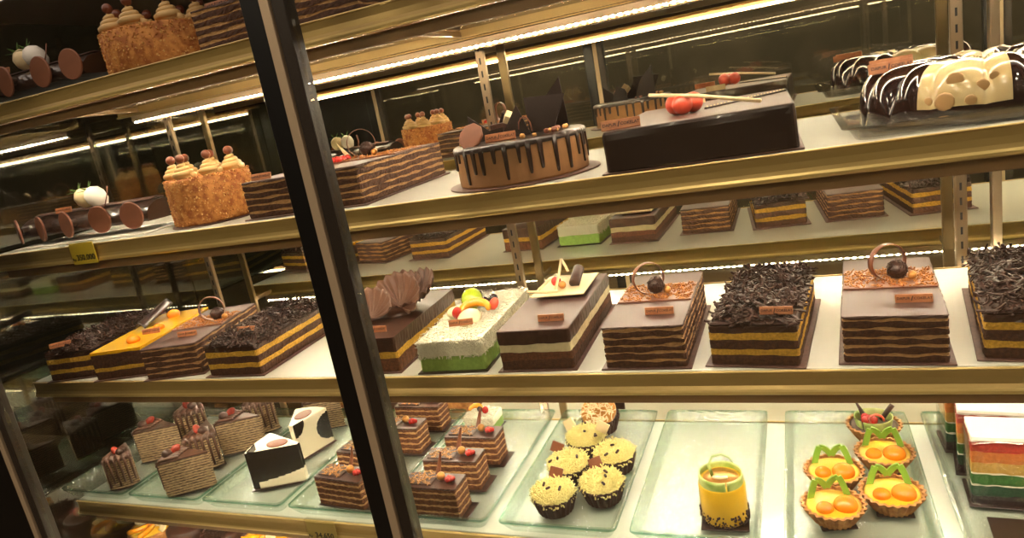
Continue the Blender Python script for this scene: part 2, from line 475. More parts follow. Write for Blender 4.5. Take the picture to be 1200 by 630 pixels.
def build_S3():
    y = .012
    opera_cake('layered opera cake with ring on the middle shelf, between two shaving topped cakes', 1.576, y, -.072, .110, 31, .024, .045, .0)
    shaved_cake('shaving topped cake on a wide brown board, between two ring topped cakes', 1.416, y, -.10, .108, 12, .030, .012, 0)
    opera_cake('layered opera cake with ring standing right beside the white striped cake', 1.2755, y, 0., .110, 37, .018, .045, -.012)
    shaved_cake('shaving topped cake at the right edge of the picture, cut off by the frame', 1.722, y, -.13, .110, 13, .036, .09, 1)
    shaved_cake('shaving topped cake beside the dark door post, with yellow sponge side in full view', .541, y, .04, .116, 14, .006, .045, 1)
    opera_cake('layered opera cake with thin ring, beside the yellow mango cake', .392, y, .255, .112, 41, .012, .05, .018, -1)
    shaved_cake('dim shaving topped cake at the left end of the middle shelf', .118, y, .255, .112, 15, -.028, .018, 0, .4)

    # white striped chocolate cake
    t = thing('striped_cake', 'dark chocolate cake with a white cream stripe and a white plate on top', 'cake', (1.117, y, S3 + .0008), .03)
    rnd = random.Random(3); d = .272
    card(t, .122, .284, -.006)
    (vf, ms), h = layered(rrect(.110, d, .003), [(.014, 0, .0005), (.012, 1, .0005), (.0125, 2, 0), (.020, 3, .001)], rnd, .0008, .0005)
    MB().add(vf, ms).build('sponge_layers', [chocmat, brown, palecream, choc], t, loc=(0, 0, BT)); zt = BT + h
    MB().add(boxb(-.0545, .0545, .0005, d - .0005, 0, .0012, .0004)).build('glaze_top', glaze, t, loc=(0, 0, zt - .0002)); zt += .001
    MB().add(boxb(-.030, .042, .150, .236, 0, .006, .001)).build('plate_support', choc, t, loc=(0, 0, zt))
    MB().add(boxb(-.044, .046, .135, .250, 0, .0025, .0008)).build('white_plate', whitechoc, t, 'thin square of white chocolate', loc=(0, 0, zt + .006)); zp = zt + .0087
    MB().add(lathe([(.0085, 0), (.009, .002), (.009, .036), (.0075, .038)], 20), 0, True).build('chocolate_roll', choc, t, 'dark chocolate roll leaning upright', loc=(.021, .176, zp + .004), rot=(-1.05, 0, -.1))
    MB().add(ball(.0085), 0, True).build('raspberry', berry, t, 'round red berry', loc=(-.012, .185, zp + .0085))
    MB().add(ball(.0065), 0, True).build('gold_pearl', goldball, t, loc=(.003, .168, zp + .0066))
    for a, b, c in (((-.046, .132, .010), (-.02, .142, .004), (.0, .150, .002)), ((-.006, .155, .002), (.0, .17, .024), (.003, .185, .046)), ((.003, .185, .046), (.010, .180, .034), (.014, .176, .026)), ((-.038, .165, .002), (-.028, .19, .008), (-.018, .21, .014))):
        MB().add(tube([Vector(q) + Vector((0, 0, zp)) for q in (a, b, c)], .0024, 7), 0, True).build('white_stick', whitechoc, t, 'white chocolate stick')
    add_plaque(t, .020, .035, zt)

    # pandan coconut cake
    t = thing('coconut_cake', 'green pandan cake under white coconut with fruit on top', 'cake', (.978, y, S3 + .0008), .055)
    rnd = random.Random(4); w, d = .108, .248
    card(t, .118, .26, -.006, glazedark)
    (vf, ms), h = layered(rrect(w, d, .004), [(.024, 0, .0003), (.024, 1, .001)], rnd, .0006, .0005)
    MB().add(vf, ms).build('sponge_layers', [greensponge, coconut], t, loc=(0, 0, BT)); zt = BT + h
    def pl():
        q = rnd.random()
        if q < .55: return (rnd.uniform(-w / 2, w / 2), rnd.uniform(0, d), zt + rnd.random() * .006), (0, 0, 1)
        if q < .75: return (rnd.uniform(-w / 2, w / 2), -.001, zt - rnd.random() ** 1.3 * .026), (0, -1, .2)
        s = 1 if rnd.random() < .7 else -1
        return (s * (w / 2 + .001), rnd.uniform(0, d), zt - rnd.random() ** 1.3 * .026), (s, 0, .2)
    strands(rnd, 2100, pl, .0075, .00075, 1.2, 4, .7, 3).build('shredded_coconut', coconut, t, 'white shredded coconut', 'stuff')
    zt += .006
    MB().add(lathe([(.019, 0), (.0185, .008), (.014, .015), (.007, .0185), (.001, .0195)], 28), 0, True).build('kiwi_half', kiwi, t, 'bright green fruit half', loc=(-.012, .148, zt + .012), rot=(.9, 0, 0))
    MB().add(tube([(.024 * cos(a), .024 * sin(a) * .8, 0) for a in [pi * k / 9 * 1.05 for k in range(10)]], .0075, 9, 1., lambda q: .55 + .45 * sin(pi * q)), 0, True).build('orange_slice', orangefruit, t, loc=(.010, .098, zt + .008), rot=(.5, 0, .1))
    for px, py, s in ((.0145, .138, 1.), (.024, .152, 1.1)):
        MB().add(ball(.0075 * s, (0, 0, 0), 14, 9), 0, True).build('grape_half', grape, t, 'shiny black grape', loc=(px, py, zt + .010))
    MB().add(ball(.0085, (0, 0, 0), 14, 9, 1.4), 0, True).build('strawberry_piece', berry, t, loc=(-.020, .094, zt + .007), rot=(.4, .4, 0))
    MB().add(ball(.008, (0, 0, 0), 14, 9, 1.4), 0, True).build('peach_piece', coral, t, loc=(.034, .126, zt + .008), rot=(-.4, .5, 0))
    MB().add(lathe([(.020, 0), (.019, .006), (.012, .013), (.004, .0155)], 40, lambda r, z, th, i: r * (1 + .05 * cos(20 * th))), 0, True).build('white_shell', shell, t, 'ribbed white cream shell', loc=(.008, .078, zt), rot=(.4, 0, 0))
    MB().add(ball(.016, (0, 0, 0), 16, 10, .6), 0, True).build('pear_half', palecream, t, loc=(-.030, .112, zt + .003))
    add_plaque(t, .004, .050, zt, rz=.12)

    # ruffled chocolate cake
    t = thing('ruffle_cake', 'chocolate cake with a yellow layer topped with brown ruffled chocolate fans', 'cake', (.828, y, S3 + .0008), .065)
    rnd = random.Random(6); w, d = .106, .25
    card(t, .116, .262, -.006)
    (vf, ms), h = layered(rrect(w, d, .003), [(.022, 0, .0006), (.0105, 1, .0003), (.024, 2, .0008)], rnd, .0008, .0006)
    MB().add(vf, ms).build('sponge_layers', [brown, yellowsponge, choc], t, loc=(0, 0, BT)); zt = BT + h
    def fan(R, k, amp, a0, a1, lift):
        def fn(u, v):
            a = a0 + (a1 - a0) * u; r = R * (.05 + .95 * v)
            fl = sin(k * u * 2 * pi) * amp * sin(min(1., v * 1.15) * pi * .5) * (1 - .35 * v ** 6)
            return (r * cos(a), r * sin(a) + .25 * fl, lift * v * v + fl * .8 + .004)
        return sheet(fn, 170, 12, .001)
    for q, (px, py, R, k, a0, a1, rx, rz) in enumerate(((-.026, .075, .046, 11, -.3, 3.7, .55, .2), (.004, .130, .054, 13, -.6, 4.1, .75, -.1), (.018, .175, .050, 10, -1.4, 2.2, .45, -.5), (-.018, .185, .044, 10, .2, 4., .5, .3))):
        MB().add(fan(R, k, .0050, a0, a1, .026), 0, True).build('chocolate_ruffle', ruffle, t, 'pleated fan of brown chocolate', loc=(px, py, zt + .008), rot=(rx, 0, rz))
    MB().add(ball(.03, (0, 0, 0), 18, 10, .4), 0, True).build('ganache_mound', choc, t, loc=(-.006, .125, zt))
    add_plaque(t, .006, .030, zt)

    # mango mirror cake
    t = thing('mango_cake', 'chocolate cake with glossy yellow mango glaze and amber drops', 'cake', (.252, y, S3 + .0008), .255)
    rnd = random.Random(9); w, d = .112, .245
    card(t, .122, .256, -.006)
    (vf, ms), h = layered(rrect(w, d, .004), [(.015, 0, .0006), (.008, 1, .0004), (.0155, 0, .0006), (.011, 0, .0004), (.006, 2, .0004)], rnd, .0007, .0005)
    MB().add(vf, ms).build('sponge_layers', [chocmat, yellowsponge, mangoglaze], t, loc=(0, 0, BT)); zt = BT + h
    for px, py, r in ((.014, .040, .0125), (.004, .052, .009), (.020, .115, .011), (-.004, .205, .014)):
        MB().add(ball(r, (0, 0, 0), 18, 10, .75), 0, True).build('jelly_drop', amber, t, 'amber jelly drop', loc=(px, py, zt + r * .35))
    def curl(u, v): return (-.040 + .024 * v, .12 + .11 * u, .004 + .012 * sin(v * pi) + .02 * u)
    MB().add(sheet(curl, 12, 8, .0012), 0, True).build('chocolate_leaf', glazedark, t, 'glossy dark chocolate leaf', loc=(0, 0, zt))
    add_plaque(t, .022, .085, zt)

def dressed_disc(r=.021, th=.005): return lathe([(r * .96, 0), (r, th * .25), (r, th * .75), (r * .96, th)], 30)

def log_cake(label, x, y, z, L, discs, bx, seed):
    t = thing('log_cake', label, 'cake', (x, y, z + .0008), 0., 'chocolate log cakes with round discs')
    rnd = random.Random(seed); d, h = .085, .052
    MB().add(boxb(0, L, -.022, d + .012, 0, .0018, .0005)).build('cake_board', whitecream if z == S2 else board, t, 'white card under the log' if z == S2 else None)
    prof = []
    for k in range(22):
        a = -.25 + (pi + .5) * k / 21; prof.append((d / 2 + d / 2 * cos(a), max(.0, .024 + .028 * sin(a))))
    vs = []; fs = []; n = len(prof); m = 40
    for i in range(m + 1):
        for (py, pz) in prof: vs.append((.006 + (L - .012) * i / m, py + rnd.uniform(-.0005, .0005), pz + rnd.uniform(-.0005, .0005)))
    for i in range(m):
        for j in range(n):
            a = i * n + j; b = i * n + (j + 1) % n; fs.append((a, a + n, b + n, b))
    fs.append(tuple(range(n))); fs.append(tuple(m * n + j for j in range(n - 1, -1, -1)))
    MB().add((vs, fs), 0, False).build('log_body', glazedark, t, 'dark glazed cake log', loc=(0, 0, BT))
    for k, (dx, r, rz) in enumerate(discs):
        MB().add(dressed_disc(r, .004), 0, False).build('chocolate_disc', disc_m, t, 'round cocoa chocolate disc', loc=(dx, -.0135, .0105 + r), rot=(pi / 2, 0, rz))
        MB().add(lathe([(.007, 0), (.007, .016)], 14)).build('disc_peg', glazedark, t, loc=(dx, .004, .0105 + r), rot=(pi / 2, 0, 0))
    MB().add(sheet(lambda u, v: (.02 + (L - .04) * u, .030 + .03 * v, .0535 + .003 * sin(v * pi)), 10, 6, .002), 0, True).build('glaze_strip', glaze, t, 'flat mauve glaze along the top', loc=(0, 0, BT))
    for k in range(2):
        s = MB().add(lathe([(.005, -.024), (.015, -.015), (.0195, 0), (.017, .012), (.008, .020), (.001, .022)], 20), 0, True).build('dipped_strawberry', whitechoc if k == 0 else whitecream, t, 'strawberry dipped in white chocolate', loc=(bx + .034 * k, .044 - .004 * k, .0735 + BT), rot=(.30, -.50, .1))
        lv = MB()
        for q in range(5):
            a = 2 * pi * q / 5
            lv.add(tube([(0, 0, .016), (.009 * cos(a), .009 * sin(a), .023), (.018 * cos(a), .018 * sin(a), .028)], .0036, 5, .35, lambda w: 1 - .8 * w), 0, True)
        lv.build('strawberry_leaf', leafgreen, s)
    MB().add(tube([(bx + .062, .03, .055), (bx + .070, .035, .075), (bx + .072, .04, .092)], .003, 5, .3), 0, True).build('chocolate_curl', milk, t)
    add_plaque(t, bx - .030, .012, .0545 + BT, .040, .0105, .1)
    return t

def nut_cake(label, x, y, z, r, h, seed, n=7, rs=1.3):
    t = thing('nut_cake', label, 'cake', (x, y, z + .0008), 0., 'round cakes coated in chopped nuts')
    rnd = random.Random(seed)
    MB().add(lathe([(r + .006, 0), (r + .006, .0018)], 40)).build('cake_board', board, t)
    MB().add(lathe([(r - .002, 0), (r, .002), (r, h - .003), (r - .003, h)], 48), 0, True).build('cake_body', nutcrumb, t, loc=(0, 0, BT))
    cr = MB()
    for k in range(2600):
        q = rnd.random(); a = rnd.uniform(0, 2 * pi); s = rnd.uniform(.0012, .0034)
        if q < .76: p = (r * cos(a), r * sin(a), rnd.uniform(.001, h))
        else:
            rr = r * math.sqrt(rnd.random()); p = (rr * cos(a), rr * sin(a), h)
        cr.add(box(s, s * rnd.uniform(.5, 1), s * rnd.uniform(.4, .9)), 1 if rnd.random() < .35 else 0, False, T(*p, rnd.uniform(0, 3), rnd.uniform(0, 3), rnd.uniform(0, 3)))
    cr.build('chopped_nuts', [nutcrumb, nutpale], t, 'golden chopped nut coating', 'stuff', (0, 0, BT))
    for k in range(n):
        a = 2 * pi * (k + .3) / n; R = r - .0125 * rs - .005
        path = []
        for q in range(46):
            u = q / 45; w = 2 * pi * 3.6 * u; rr = .0125 * rs * (1 - u) ** .8
            path.append((rr * cos(w), rr * sin(w), .002 + .019 * rs * u))
        o = MB().add(tube(path, .0046 * rs, 7, 1., lambda u: 1 - .5 * u), 0, True).add(lathe([(.012 * rs, 0), (.009 * rs, .008 * rs), (.003 * rs, .018 * rs)], 14), 0, True).build('cream_rosette', rosette_m, t, 'piped coffee cream rosette', loc=(R * cos(a), R * sin(a), BT + h + .001))
        MB().add(ball(.0068 * (.6 + .4 * rs), (0, 0, .0255 * rs)), 0, True).build('chocolate_ball', cocoaball, o, 'shiny brown chocolate ball')
    return t

def build_S2():
    log_cake('chocolate log with discs and white dipped strawberries, above the yellow price tag', .035, .050, S2, .370,
             [(.030, .0245, -.5), (.096, .0245, -.35), (.170, .0255, -.25), (.262, .0255, .1), (.345, .0245, .15)], .165, 2)
    nut_cake('nut coated round cake on the second shelf down, behind the yellow price tag', .515, .098, S2, .072, .080, 5)
    # wide layered cake with ring
    t = opera_cake('wide layered cake with ring and truffle, partly behind the dark door post', .770, .022, .02, .220, 51, -.085, .02, .02, 1, S2, .290, .040, grp='layered cakes with a chocolate ring')
    for k in range(9):
        MB().add(ball(.006, (0, 0, 0), 10, 7), 0, True).build('red_crumb', berry, t, 'red candied fruit', loc=(-.030 + .012 * (k % 3), .13 + .014 * (k // 3), .066))
    def feather(u, v): return (.004 * (v - .5) * (1 - u) * 3, 0, .035 * u)
    MB().add(sheet(feather, 8, 2, .001), 0, True).build('white_feather', whitechoc, t, loc=(-.004, .16, .064), rot=(.3, -.4, 0))

    # drip cake
    r, h = .0965, .055
    t = thing('drip_cake', 'round coffee cake with dark chocolate drips and standing chocolate shards', 'cake', (1.112, .108, S2 + .0008))
    rnd = random.Random(21)
    MB().add(lathe([(r + .016, 0), (r + .016, .0018)], 56)).build('cake_board', board, t)
    MB().add(lathe([(r - .001, 0), (r, .002), (r, h - .004), (r - .004, h)], 72), 0, False).build('cake_body', mat('mocha_frosting', (172, 124, 78), .5, var=.15, vscale=40), t, 'smooth coffee frosting', loc=(0, 0, BT))
    drips = []; a = 0.
    while a < 2 * pi - .05:
        drips.append((a, rnd.uniform(.012, .044), rnd.uniform(.024, .034))); a += rnd.uniform(.13, .24)
    n = 840; vs = []; fs = []
    def low(th):
        v = .006
        for c, l, s in drips:
            dth = abs((th - c + pi) % (2 * pi) - pi); v = max(v, .006 + l * math.exp(-(dth / s) ** 8))
        return v
    K = 9
    for i in range(n):
        th = 2 * pi * i / n; l = low(th)
        prof = [(r - .012, h + .0032), (r - .003, h + .003), (r + .0008, h + .001)] + [(r + .0022, h - l * (q + 1) / 4 * .98) for q in range(4)] + [(r + .0014, h - l), (r - .0012, h - l + .0004)]
        for (q, z) in prof: vs.append((q * cos(th), q * sin(th), z))
    for i in range(n):
        j = (i + 1) % n
        for k in range(K - 1): fs.append((i * K + k, i * K + k + 1, j * K + k + 1, j * K + k))
    fs.append(tuple(i * K for i in range(n)))
    MB().add((vs, fs), 0, True).build('chocolate_drip', glazedark, t, 'dark chocolate glaze running down in drips', loc=(0, 0, BT))
    zt = BT + h + .0034
    def shard(poly, x, y, rx, rz, nm='chocolate_shard', m=mat('shard_chocolate', (32, 20, 16), .5, spec=.2), z=0.):
        MB().add(prism(poly, .0028, -.0014), 0, False, T(0, 0, 0, pi / 2)).build(nm, m, t, loc=(x, y, zt + z), rot=(rx, 0, rz))
    shard([(-.026, 0), (.028, 0), (.028, .016), (.006, .014), (-.026, .040)], -.046, -.010, -.08, .0)
    shard([(-.024, 0), (.022, 0), (.006, .044)], .004, -.018, -.1, .1)
    shard([(-.026, 0), (.012, 0), (.034, .048), (-.030, .052)], .042, .006, -.12, -.1)
    shard([(-.022, 0), (.030, 0), (.026, .072), (-.006, .040)], .038, .034, .05, .15)
    shard([(-.030, 0), (.016, 0), (.010, .026), (-.012, .036)], -.018, .030, .1, .35)
    MB().add(boxb(-.008, .008, -.008, .008, 0, .014, .001)).build('white_cube', whitechoc, t, 'white chocolate cube', loc=(-.014, .006, zt + .022), rot=(.6, .5, .4))
    MB().add(boxb(-.03, .002, -.003, .012, 0, .022, .001)).build('chocolate_block', choc, t, loc=(-.012, .002, zt))
    MB().add(lathe([(.019, 0), (.020, .001), (.020, .003), (.019, .004)], 9)).build('cocoa_disc', milk, t, 'brown angular chocolate disc', loc=(-.042, -.070, zt + .012), rot=(1.05, 0, -.15))
    MB().add(tube([(.020 + .010 * cos(q * .5), -.020, .004 + .022 * sin(q * .5) ** .7 if q < 7 else .004) for q in range(7)], .0010, 6), 0, True).build('chocolate_wire', milk, t, loc=(0, 0, zt))
    for k in range(16):
        a = rnd.uniform(-1.2, 1.6) if k < 11 else rnd.uniform(3.4, 4.2); R = r - rnd.uniform(.012, .030); s = rnd.uniform(.006, .010)
        MB().add(box(s, s * .8, s * .7, (0, 0, s * .3), s * .2)).build('nut_piece', nutpale if k % 2 else cocoaball, t, 'caramel nut piece', loc=(R * cos(a), R * sin(a), zt), rot=(rnd.uniform(-.3, .3), 0, rnd.uniform(0, 3)))
    add_plaque(t, -.004, -.060, zt, .046, .0115)

    # plain dark box cake with coral balls
    w, d, h = .226, .345, .051
    t = thing('chocolate_box_cake', 'large plain dark chocolate cake with three coral balls and a white stick', 'cake', (1.376, .006, S2 + .0008), .03)
    rnd = random.Random(7)
    card(t, w + .012, d + .012, -.003)
    P = rrect(w, d, .006, .006)
    zs = [0, .002, .02, .04, h - .004, h - .001, h]
    ofs = [0, .001, .0004, .0006, 0, -.001, -.003]
    (vf, ms) = loft(P, zs, lambda i, k: (ofs[k] + (.0006 * sin(i * .31 + k) if k < 5 else 0), 0), lambda i, k: 0, 1, 0)
    MB().add(vf, ms).build('cake_body', [glazedark, glaze], t, loc=(0, 0, BT)); zt = BT + h
    for px, py, r in ((-.022, .098, .0135), (-.033, .120, .0140), (-.010, .118, .0135)):
        MB().add(ball(r, (0, 0, 0), 20, 13), 0, True).build('coral_ball', coral, t, 'coral red chocolate ball', loc=(px, py, zt + r))
    MB().add(tube([(-.066, .116, zt + .032), (.0, .082, zt + .022), (.076, .036, zt + .006)], .0026, 8), 0, True).build('white_stick', whitechoc, t, 'long white chocolate stick')
    ln = MB().add(tube([(.004, .14, zt + .0012), (.108, .26, zt + .0012)], .0032, 6, .5), 0, False)
    ln.build('piped_line', glazedark, t, 'dark piped line across the top')
    dots = MB()
    for k in range(24): dots.add(ball(.0012, (.006 + .100 * k / 23, .1425 + .115 * k / 23, zt + .0030), 6, 4), 0, True)
    dots.build('pearl_dots', whitechoc, t, 'row of tiny pale dots')
    add_plaque(t, -.092, .022, zt, .050, .0125, .04)
    MB().add(boxb(-.02, .02, .0, .003, 0, .011, .0006)).build('plain_plaque', whitechoc, t, 'pale plaque standing at the back', loc=(-.03, .315, zt))

    # fluted pudding on a clear plastic tray
    t = thing('plastic_tray', 'clear plastic tray under the fluted pudding', 'tray', (1.722, .158, S2 + .0008))
    def rr(w, d, z): return [(x, y - d / 2, z) for x, y in rrect(w, d, .02, .02)]
    vs = []; fs = []
    rings = [rr(.346, .296, 0), rr(.362, .312, .014), rr(.376, .326, .0145), rr(.376, .326, .0158), rr(.358, .308, .0156), rr(.342, .292, .002)]
    n = min(len(q) for q in rings); rings = [[q[int(i * len(q) / n)] for i in range(n)] for q in rings]
    for q in rings: vs += q
    for k in range(len(rings) - 1):
        for i in range(n): fs.append((k * n + i, k * n + (i + 1) % n, (k + 1) * n + (i + 1) % n, (k + 1) * n + i))
    fs.append(tuple(range(n - 1, -1, -1))); fs.append(tuple((len(rings) - 1) * n + i for i in range(n)))
    MB().add((vs, fs), 0, False).build('tray_body', clearplastic, t)
    t = thing('fluted_pudding', 'large glossy dark fluted pudding ring with a cream coloured section', 'pudding', (1.700, .158, S2 + .0036))
    R, hh = .136, .066; n = 320; F = 16
    prof = []
    for k in range(26):
        u = k / 25; a = pi * u
        prof.append((u, a))
    vs = []; fs = []; ms = []
    m = len(prof)
    r0, r1 = R, .028
    def sector(a):
        a = a % (2 * pi)
        for c in (4.36, 1.45): 
            if abs((a - c + pi) % (2 * pi) - pi) < .34: return 1
        return 0
    for i in range(n):
        th = 2 * pi * i / n; fl = abs(cos(F * th / 2)) ** .6
        if sector(th): fl = 1 - (1 - fl) * .4
        for (u, a) in prof:
            mid = (r0 + r1) / 2; hw = (r0 - r1) / 2
            ca, sa = cos(a), sin(a)
            rr_ = mid + hw * (abs(ca) ** .55) * (1 if ca >= 0 else -1); z = hh * sa ** .62 if sa > 0 else 0
            k = min(1., z / hh * 1.25)
            rr_ -= (1 - fl) * .016 * k * (1 if ca > 0 else -.2); z -= (1 - fl) * .013 * k
            vs.append((rr_ * cos(th), rr_ * sin(th), max(0, z)))
    for i in range(n):
        j = (i + 1) % n; c = sector(2 * pi * (i + .5) / n)
        for k in range(m - 1):
            fs.append((i * m + k, j * m + k, j * m + k + 1, i * m + k + 1)); ms.append(1 if c and prof[k][1] > .10 else 0)
        fs.append((i * m, i * m + m - 1, j * m + m - 1, j * m)); ms.append(0)
    MB().add((vs, fs), ms, True).build('pudding_body', [pudding, puddingw], t, 'glossy dark brown jelly with cream jelly sections')
    for (a, z, rx, s) in ((4.31, .046, .5, .009), (4.50, .037, 1.2, .0065), (4.11, .026, .2, .005), (4.24, .024, .9, .0105), (4.42, .023, 1.4, .006), (4.58, .045, .3, .005)):
        sa = (z / hh) ** (1 / .62); q = (r0 + r1) / 2 + (r0 - r1) / 2 * (1 - sa * sa) ** .275 - (1 - abs(cos(F * a / 2)) ** .6) * .0064 * min(1, z / hh * 1.25)
        MB().add(ball(s, (0, 0, 0), 10, 7, .16), 0, True).build('fruit_piece', fruitbit, t, 'brown fruit piece in the cream jelly', loc=(q * cos(a), q * sin(a), z), rot=Matrix.Rotation(a - pi / 2, 3, 'Z').to_4x4().__matmul__(Matrix.Rotation(rx, 3, 'Y').to_4x4()).__matmul__(Matrix.Rotation(pi / 2, 3, 'X').to_4x4()).to_euler())
    add_plaque(t, -.100, -.02, hh - .006, .052, .013, .3)
    MB().add(box(.052, .003, .012, (0, 0, .006), .0006)).build('plain_plaque', plaque, t, loc=(-.096, .006, hh - .002), rot=(-.2, 0, .3))

def build_S1():
    log_cake('chocolate log with round discs on the top shelf', .045, .036, S1, .335, [(.148, .0265, -.2), (.245, .0265, -.05), (.322, .0255, .05), (.07, .026, -.4)], .135, 22)
    nut_cake('nut coated round cake on the top shelf', .492, .112, S1, .098, .066, 25, 8, 1.55)
    opera_cake('layered chocolate cake on the top shelf, split by the dark door post', .800, .022, .0, .300, 61, -.115, .02, .06, 1, S1, .26, .046, grp='layered cakes with a chocolate ring')

# ------------------------------------------------------------------ trays and small pieces on the lower shelf
TRAYS = []
def tray_mesh(w=.196, d=.384):
    def rr(ins, z): return [(x, y + ins, z) for x, y in rrect(w - 2 * ins, d - 2 * ins, .010, .02)]
    base = [(.012, 0), (.0008, .0185), (0, .0195), (0, .0235), (.004, .0240), (.0135, .0065), (.017, .006)]
    rings = [rr(i, z) for i, z in base]; n = min(len(q) for q in rings)
    rings = [[q[int(i * len(q) / n)] for i in range(n)] for q in rings]
    vs = [p for q in rings for p in q]; fs = []; ms = []
    for k in range(len(rings) - 1):
        for i in range(n): fs.append((k * n + i, k * n + (i + 1) % n, (k + 1) * n + (i + 1) % n, (k + 1) * n + i)); ms.append(1 if k in (1, 2) else 2)
    fs.append(tuple(range(n - 1, -1, -1))); ms.append(0); fs.append(tuple((len(rings) - 1) * n + i for i in range(n))); ms.append(0)
    return MB().add((vs, fs), ms, False).mesh('glass_tray', [trayglass, trayedge, trayrim])

TZ = S4 + .0008 + .0064      # upper face of a tray
def put(fn, label, x, y, rz=0., z=None, **k): return fn(label, x, y, TZ + .0008 if z is None else z, rz, **k)

_op = {}
def opera_slice(label, x, y, z, rz, curl=True, group='small opera slices on glass trays'):
    if 'p' in _op:
        t = dup(_op['p'], label, (x, y, z), rz)
        if not curl:
            for c in list(t.children):
                if c.name.startswith('chocolate_curl'): bpy.data.objects.remove(c)
        return t
    t = thing('opera_slice', label, 'cake slice', (x, y, z), rz, group); _op['p'] = t
    rnd = random.Random(71); w, d = .106, .046
    MB().add(boxb(-w / 2 - .002, w / 2 + .012, -.004, d + .004, 0, .0016, .0005)).build('cake_board', glazedark, t, 'dark card under the slice')
    (vf, ms), h = layered(rrect(w, d, .0025, .003), [(.0085, 0, .0005), (.0035, 1, .0005)] * 4 + [(.005, 0, .0004), (.003, 2, .0006)], rnd, .0009, .0006)
    MB().add(vf, ms).build('sponge_layers', [brown, buttercream, choc], t, loc=(0, 0, .0018)); zt = h + .0018
    p = MB().add(boxb(-.046, .006, .006, d - .006, 0, .0028, .0008)).build('chocolate_plaque', choc, t, 'dark plaque with golden swirls', loc=(0, 0, zt))
    squiggle(rnd, .048, d - .014, 46, .00075, .012).build('golden_swirl', goldball, p, kind='stuff', loc=(-.020, d / 2, .0030))
    MB().add(ball(.0075), 0, True).build('gold_pearl', goldball, t, 'gold chocolate ball', loc=(.017, d * .55, zt + .0075))
    b = MB()
    for k in range(8):
        a = k * 2.4; b.add(ball(.0042, (.0055 * cos(a) * (k > 0), .0055 * sin(a) * (k > 0), .003 + .0018 * (k % 3)), 9, 6), 0, True)
    b.build('red_crumb', berry, t, 'crumbled red berry', loc=(.035, d * .5, zt))
    def cu(u, v): return (-.006 + .010 * (v - .5) * (1 - .7 * u) + .012 * u * u, .010 * sin(u * 2.6), .044 * u)
    MB().add(sheet(cu, 14, 3, .0014), 0, True).build('chocolate_curl', milk, t, 'curved upright chocolate shaving', loc=(.010, d * .8, zt))
    return t

_cr = {}
def crepe_slice(label, x, y, z, rz, fruit=True):
    if 'p' in _cr: return dup(_cr['p'], label, (x, y, z), rz)
    t = thing('crepe_slice', label, 'cake slice', (x, y, z), rz, 'crepe cake slices on glass trays'); _cr['p'] = t
    rnd = random.Random(81); L, ang = .098, .74
    P = wedge(L, ang, step=.0035)
    MB().add(prism([(px * 1.12, py * 1.08 - .006) for px, py in P], .0016)).build('cake_board', glazedark, t, 'dark card under the slice')
    lay = []
    for k in range(13): lay += [(.0038, 0, .0008), (.0018, 1, -.0007)]
    lay += [(.003, 2, .0003)]
    (vf, ms), h = layered(P, lay, rnd, .0005, .0005)
    MB().add(vf, ms).build('crepe_layers', [crepe1, crepe2, crepecoat], t, loc=(0, 0, .0018)); zt = h + .0018
    c = MB()
    for k in range(6):
        a = -ang / 2 + ang * (k + .5) / 6; q = L + .0015
        zl = .008 if k % 2 else .016
        c.add(tube([(q * sin(a), q * cos(a), zl + (zt - zl) * s / 5) for s in range(6)], .0052, 8, .6, lambda u: .8 + .2 * u), 0, True)
    def cap(u, v):
        a = -ang / 2 + ang * u; q = L - .040 + .043 * v; return (q * sin(a), q * cos(a), zt + .003 + .002 * sin(u * 31) - .010 * max(0, v - .8) * 5)
    c.add(sheet(cap, 26, 8, .005), 0, True)
    c.build('ganache_coating', crepecoat, t, 'brown ganache running down the rim')
    MB().add(ball(.0082, (0, 0, 0), 14, 9, 1.5), 0, True).build('strawberry_half', strawb, t, 'red strawberry half', loc=(.004, .074, zt + .010), rot=(.9, .3, .3))
    MB().add(ball(.0105, (0, 0, 0), 14, 9, .9), 0, True).build('chocolate_swirl', choc, t, 'dark chocolate swirl', loc=(-.010, .084, zt + .008))
    return t

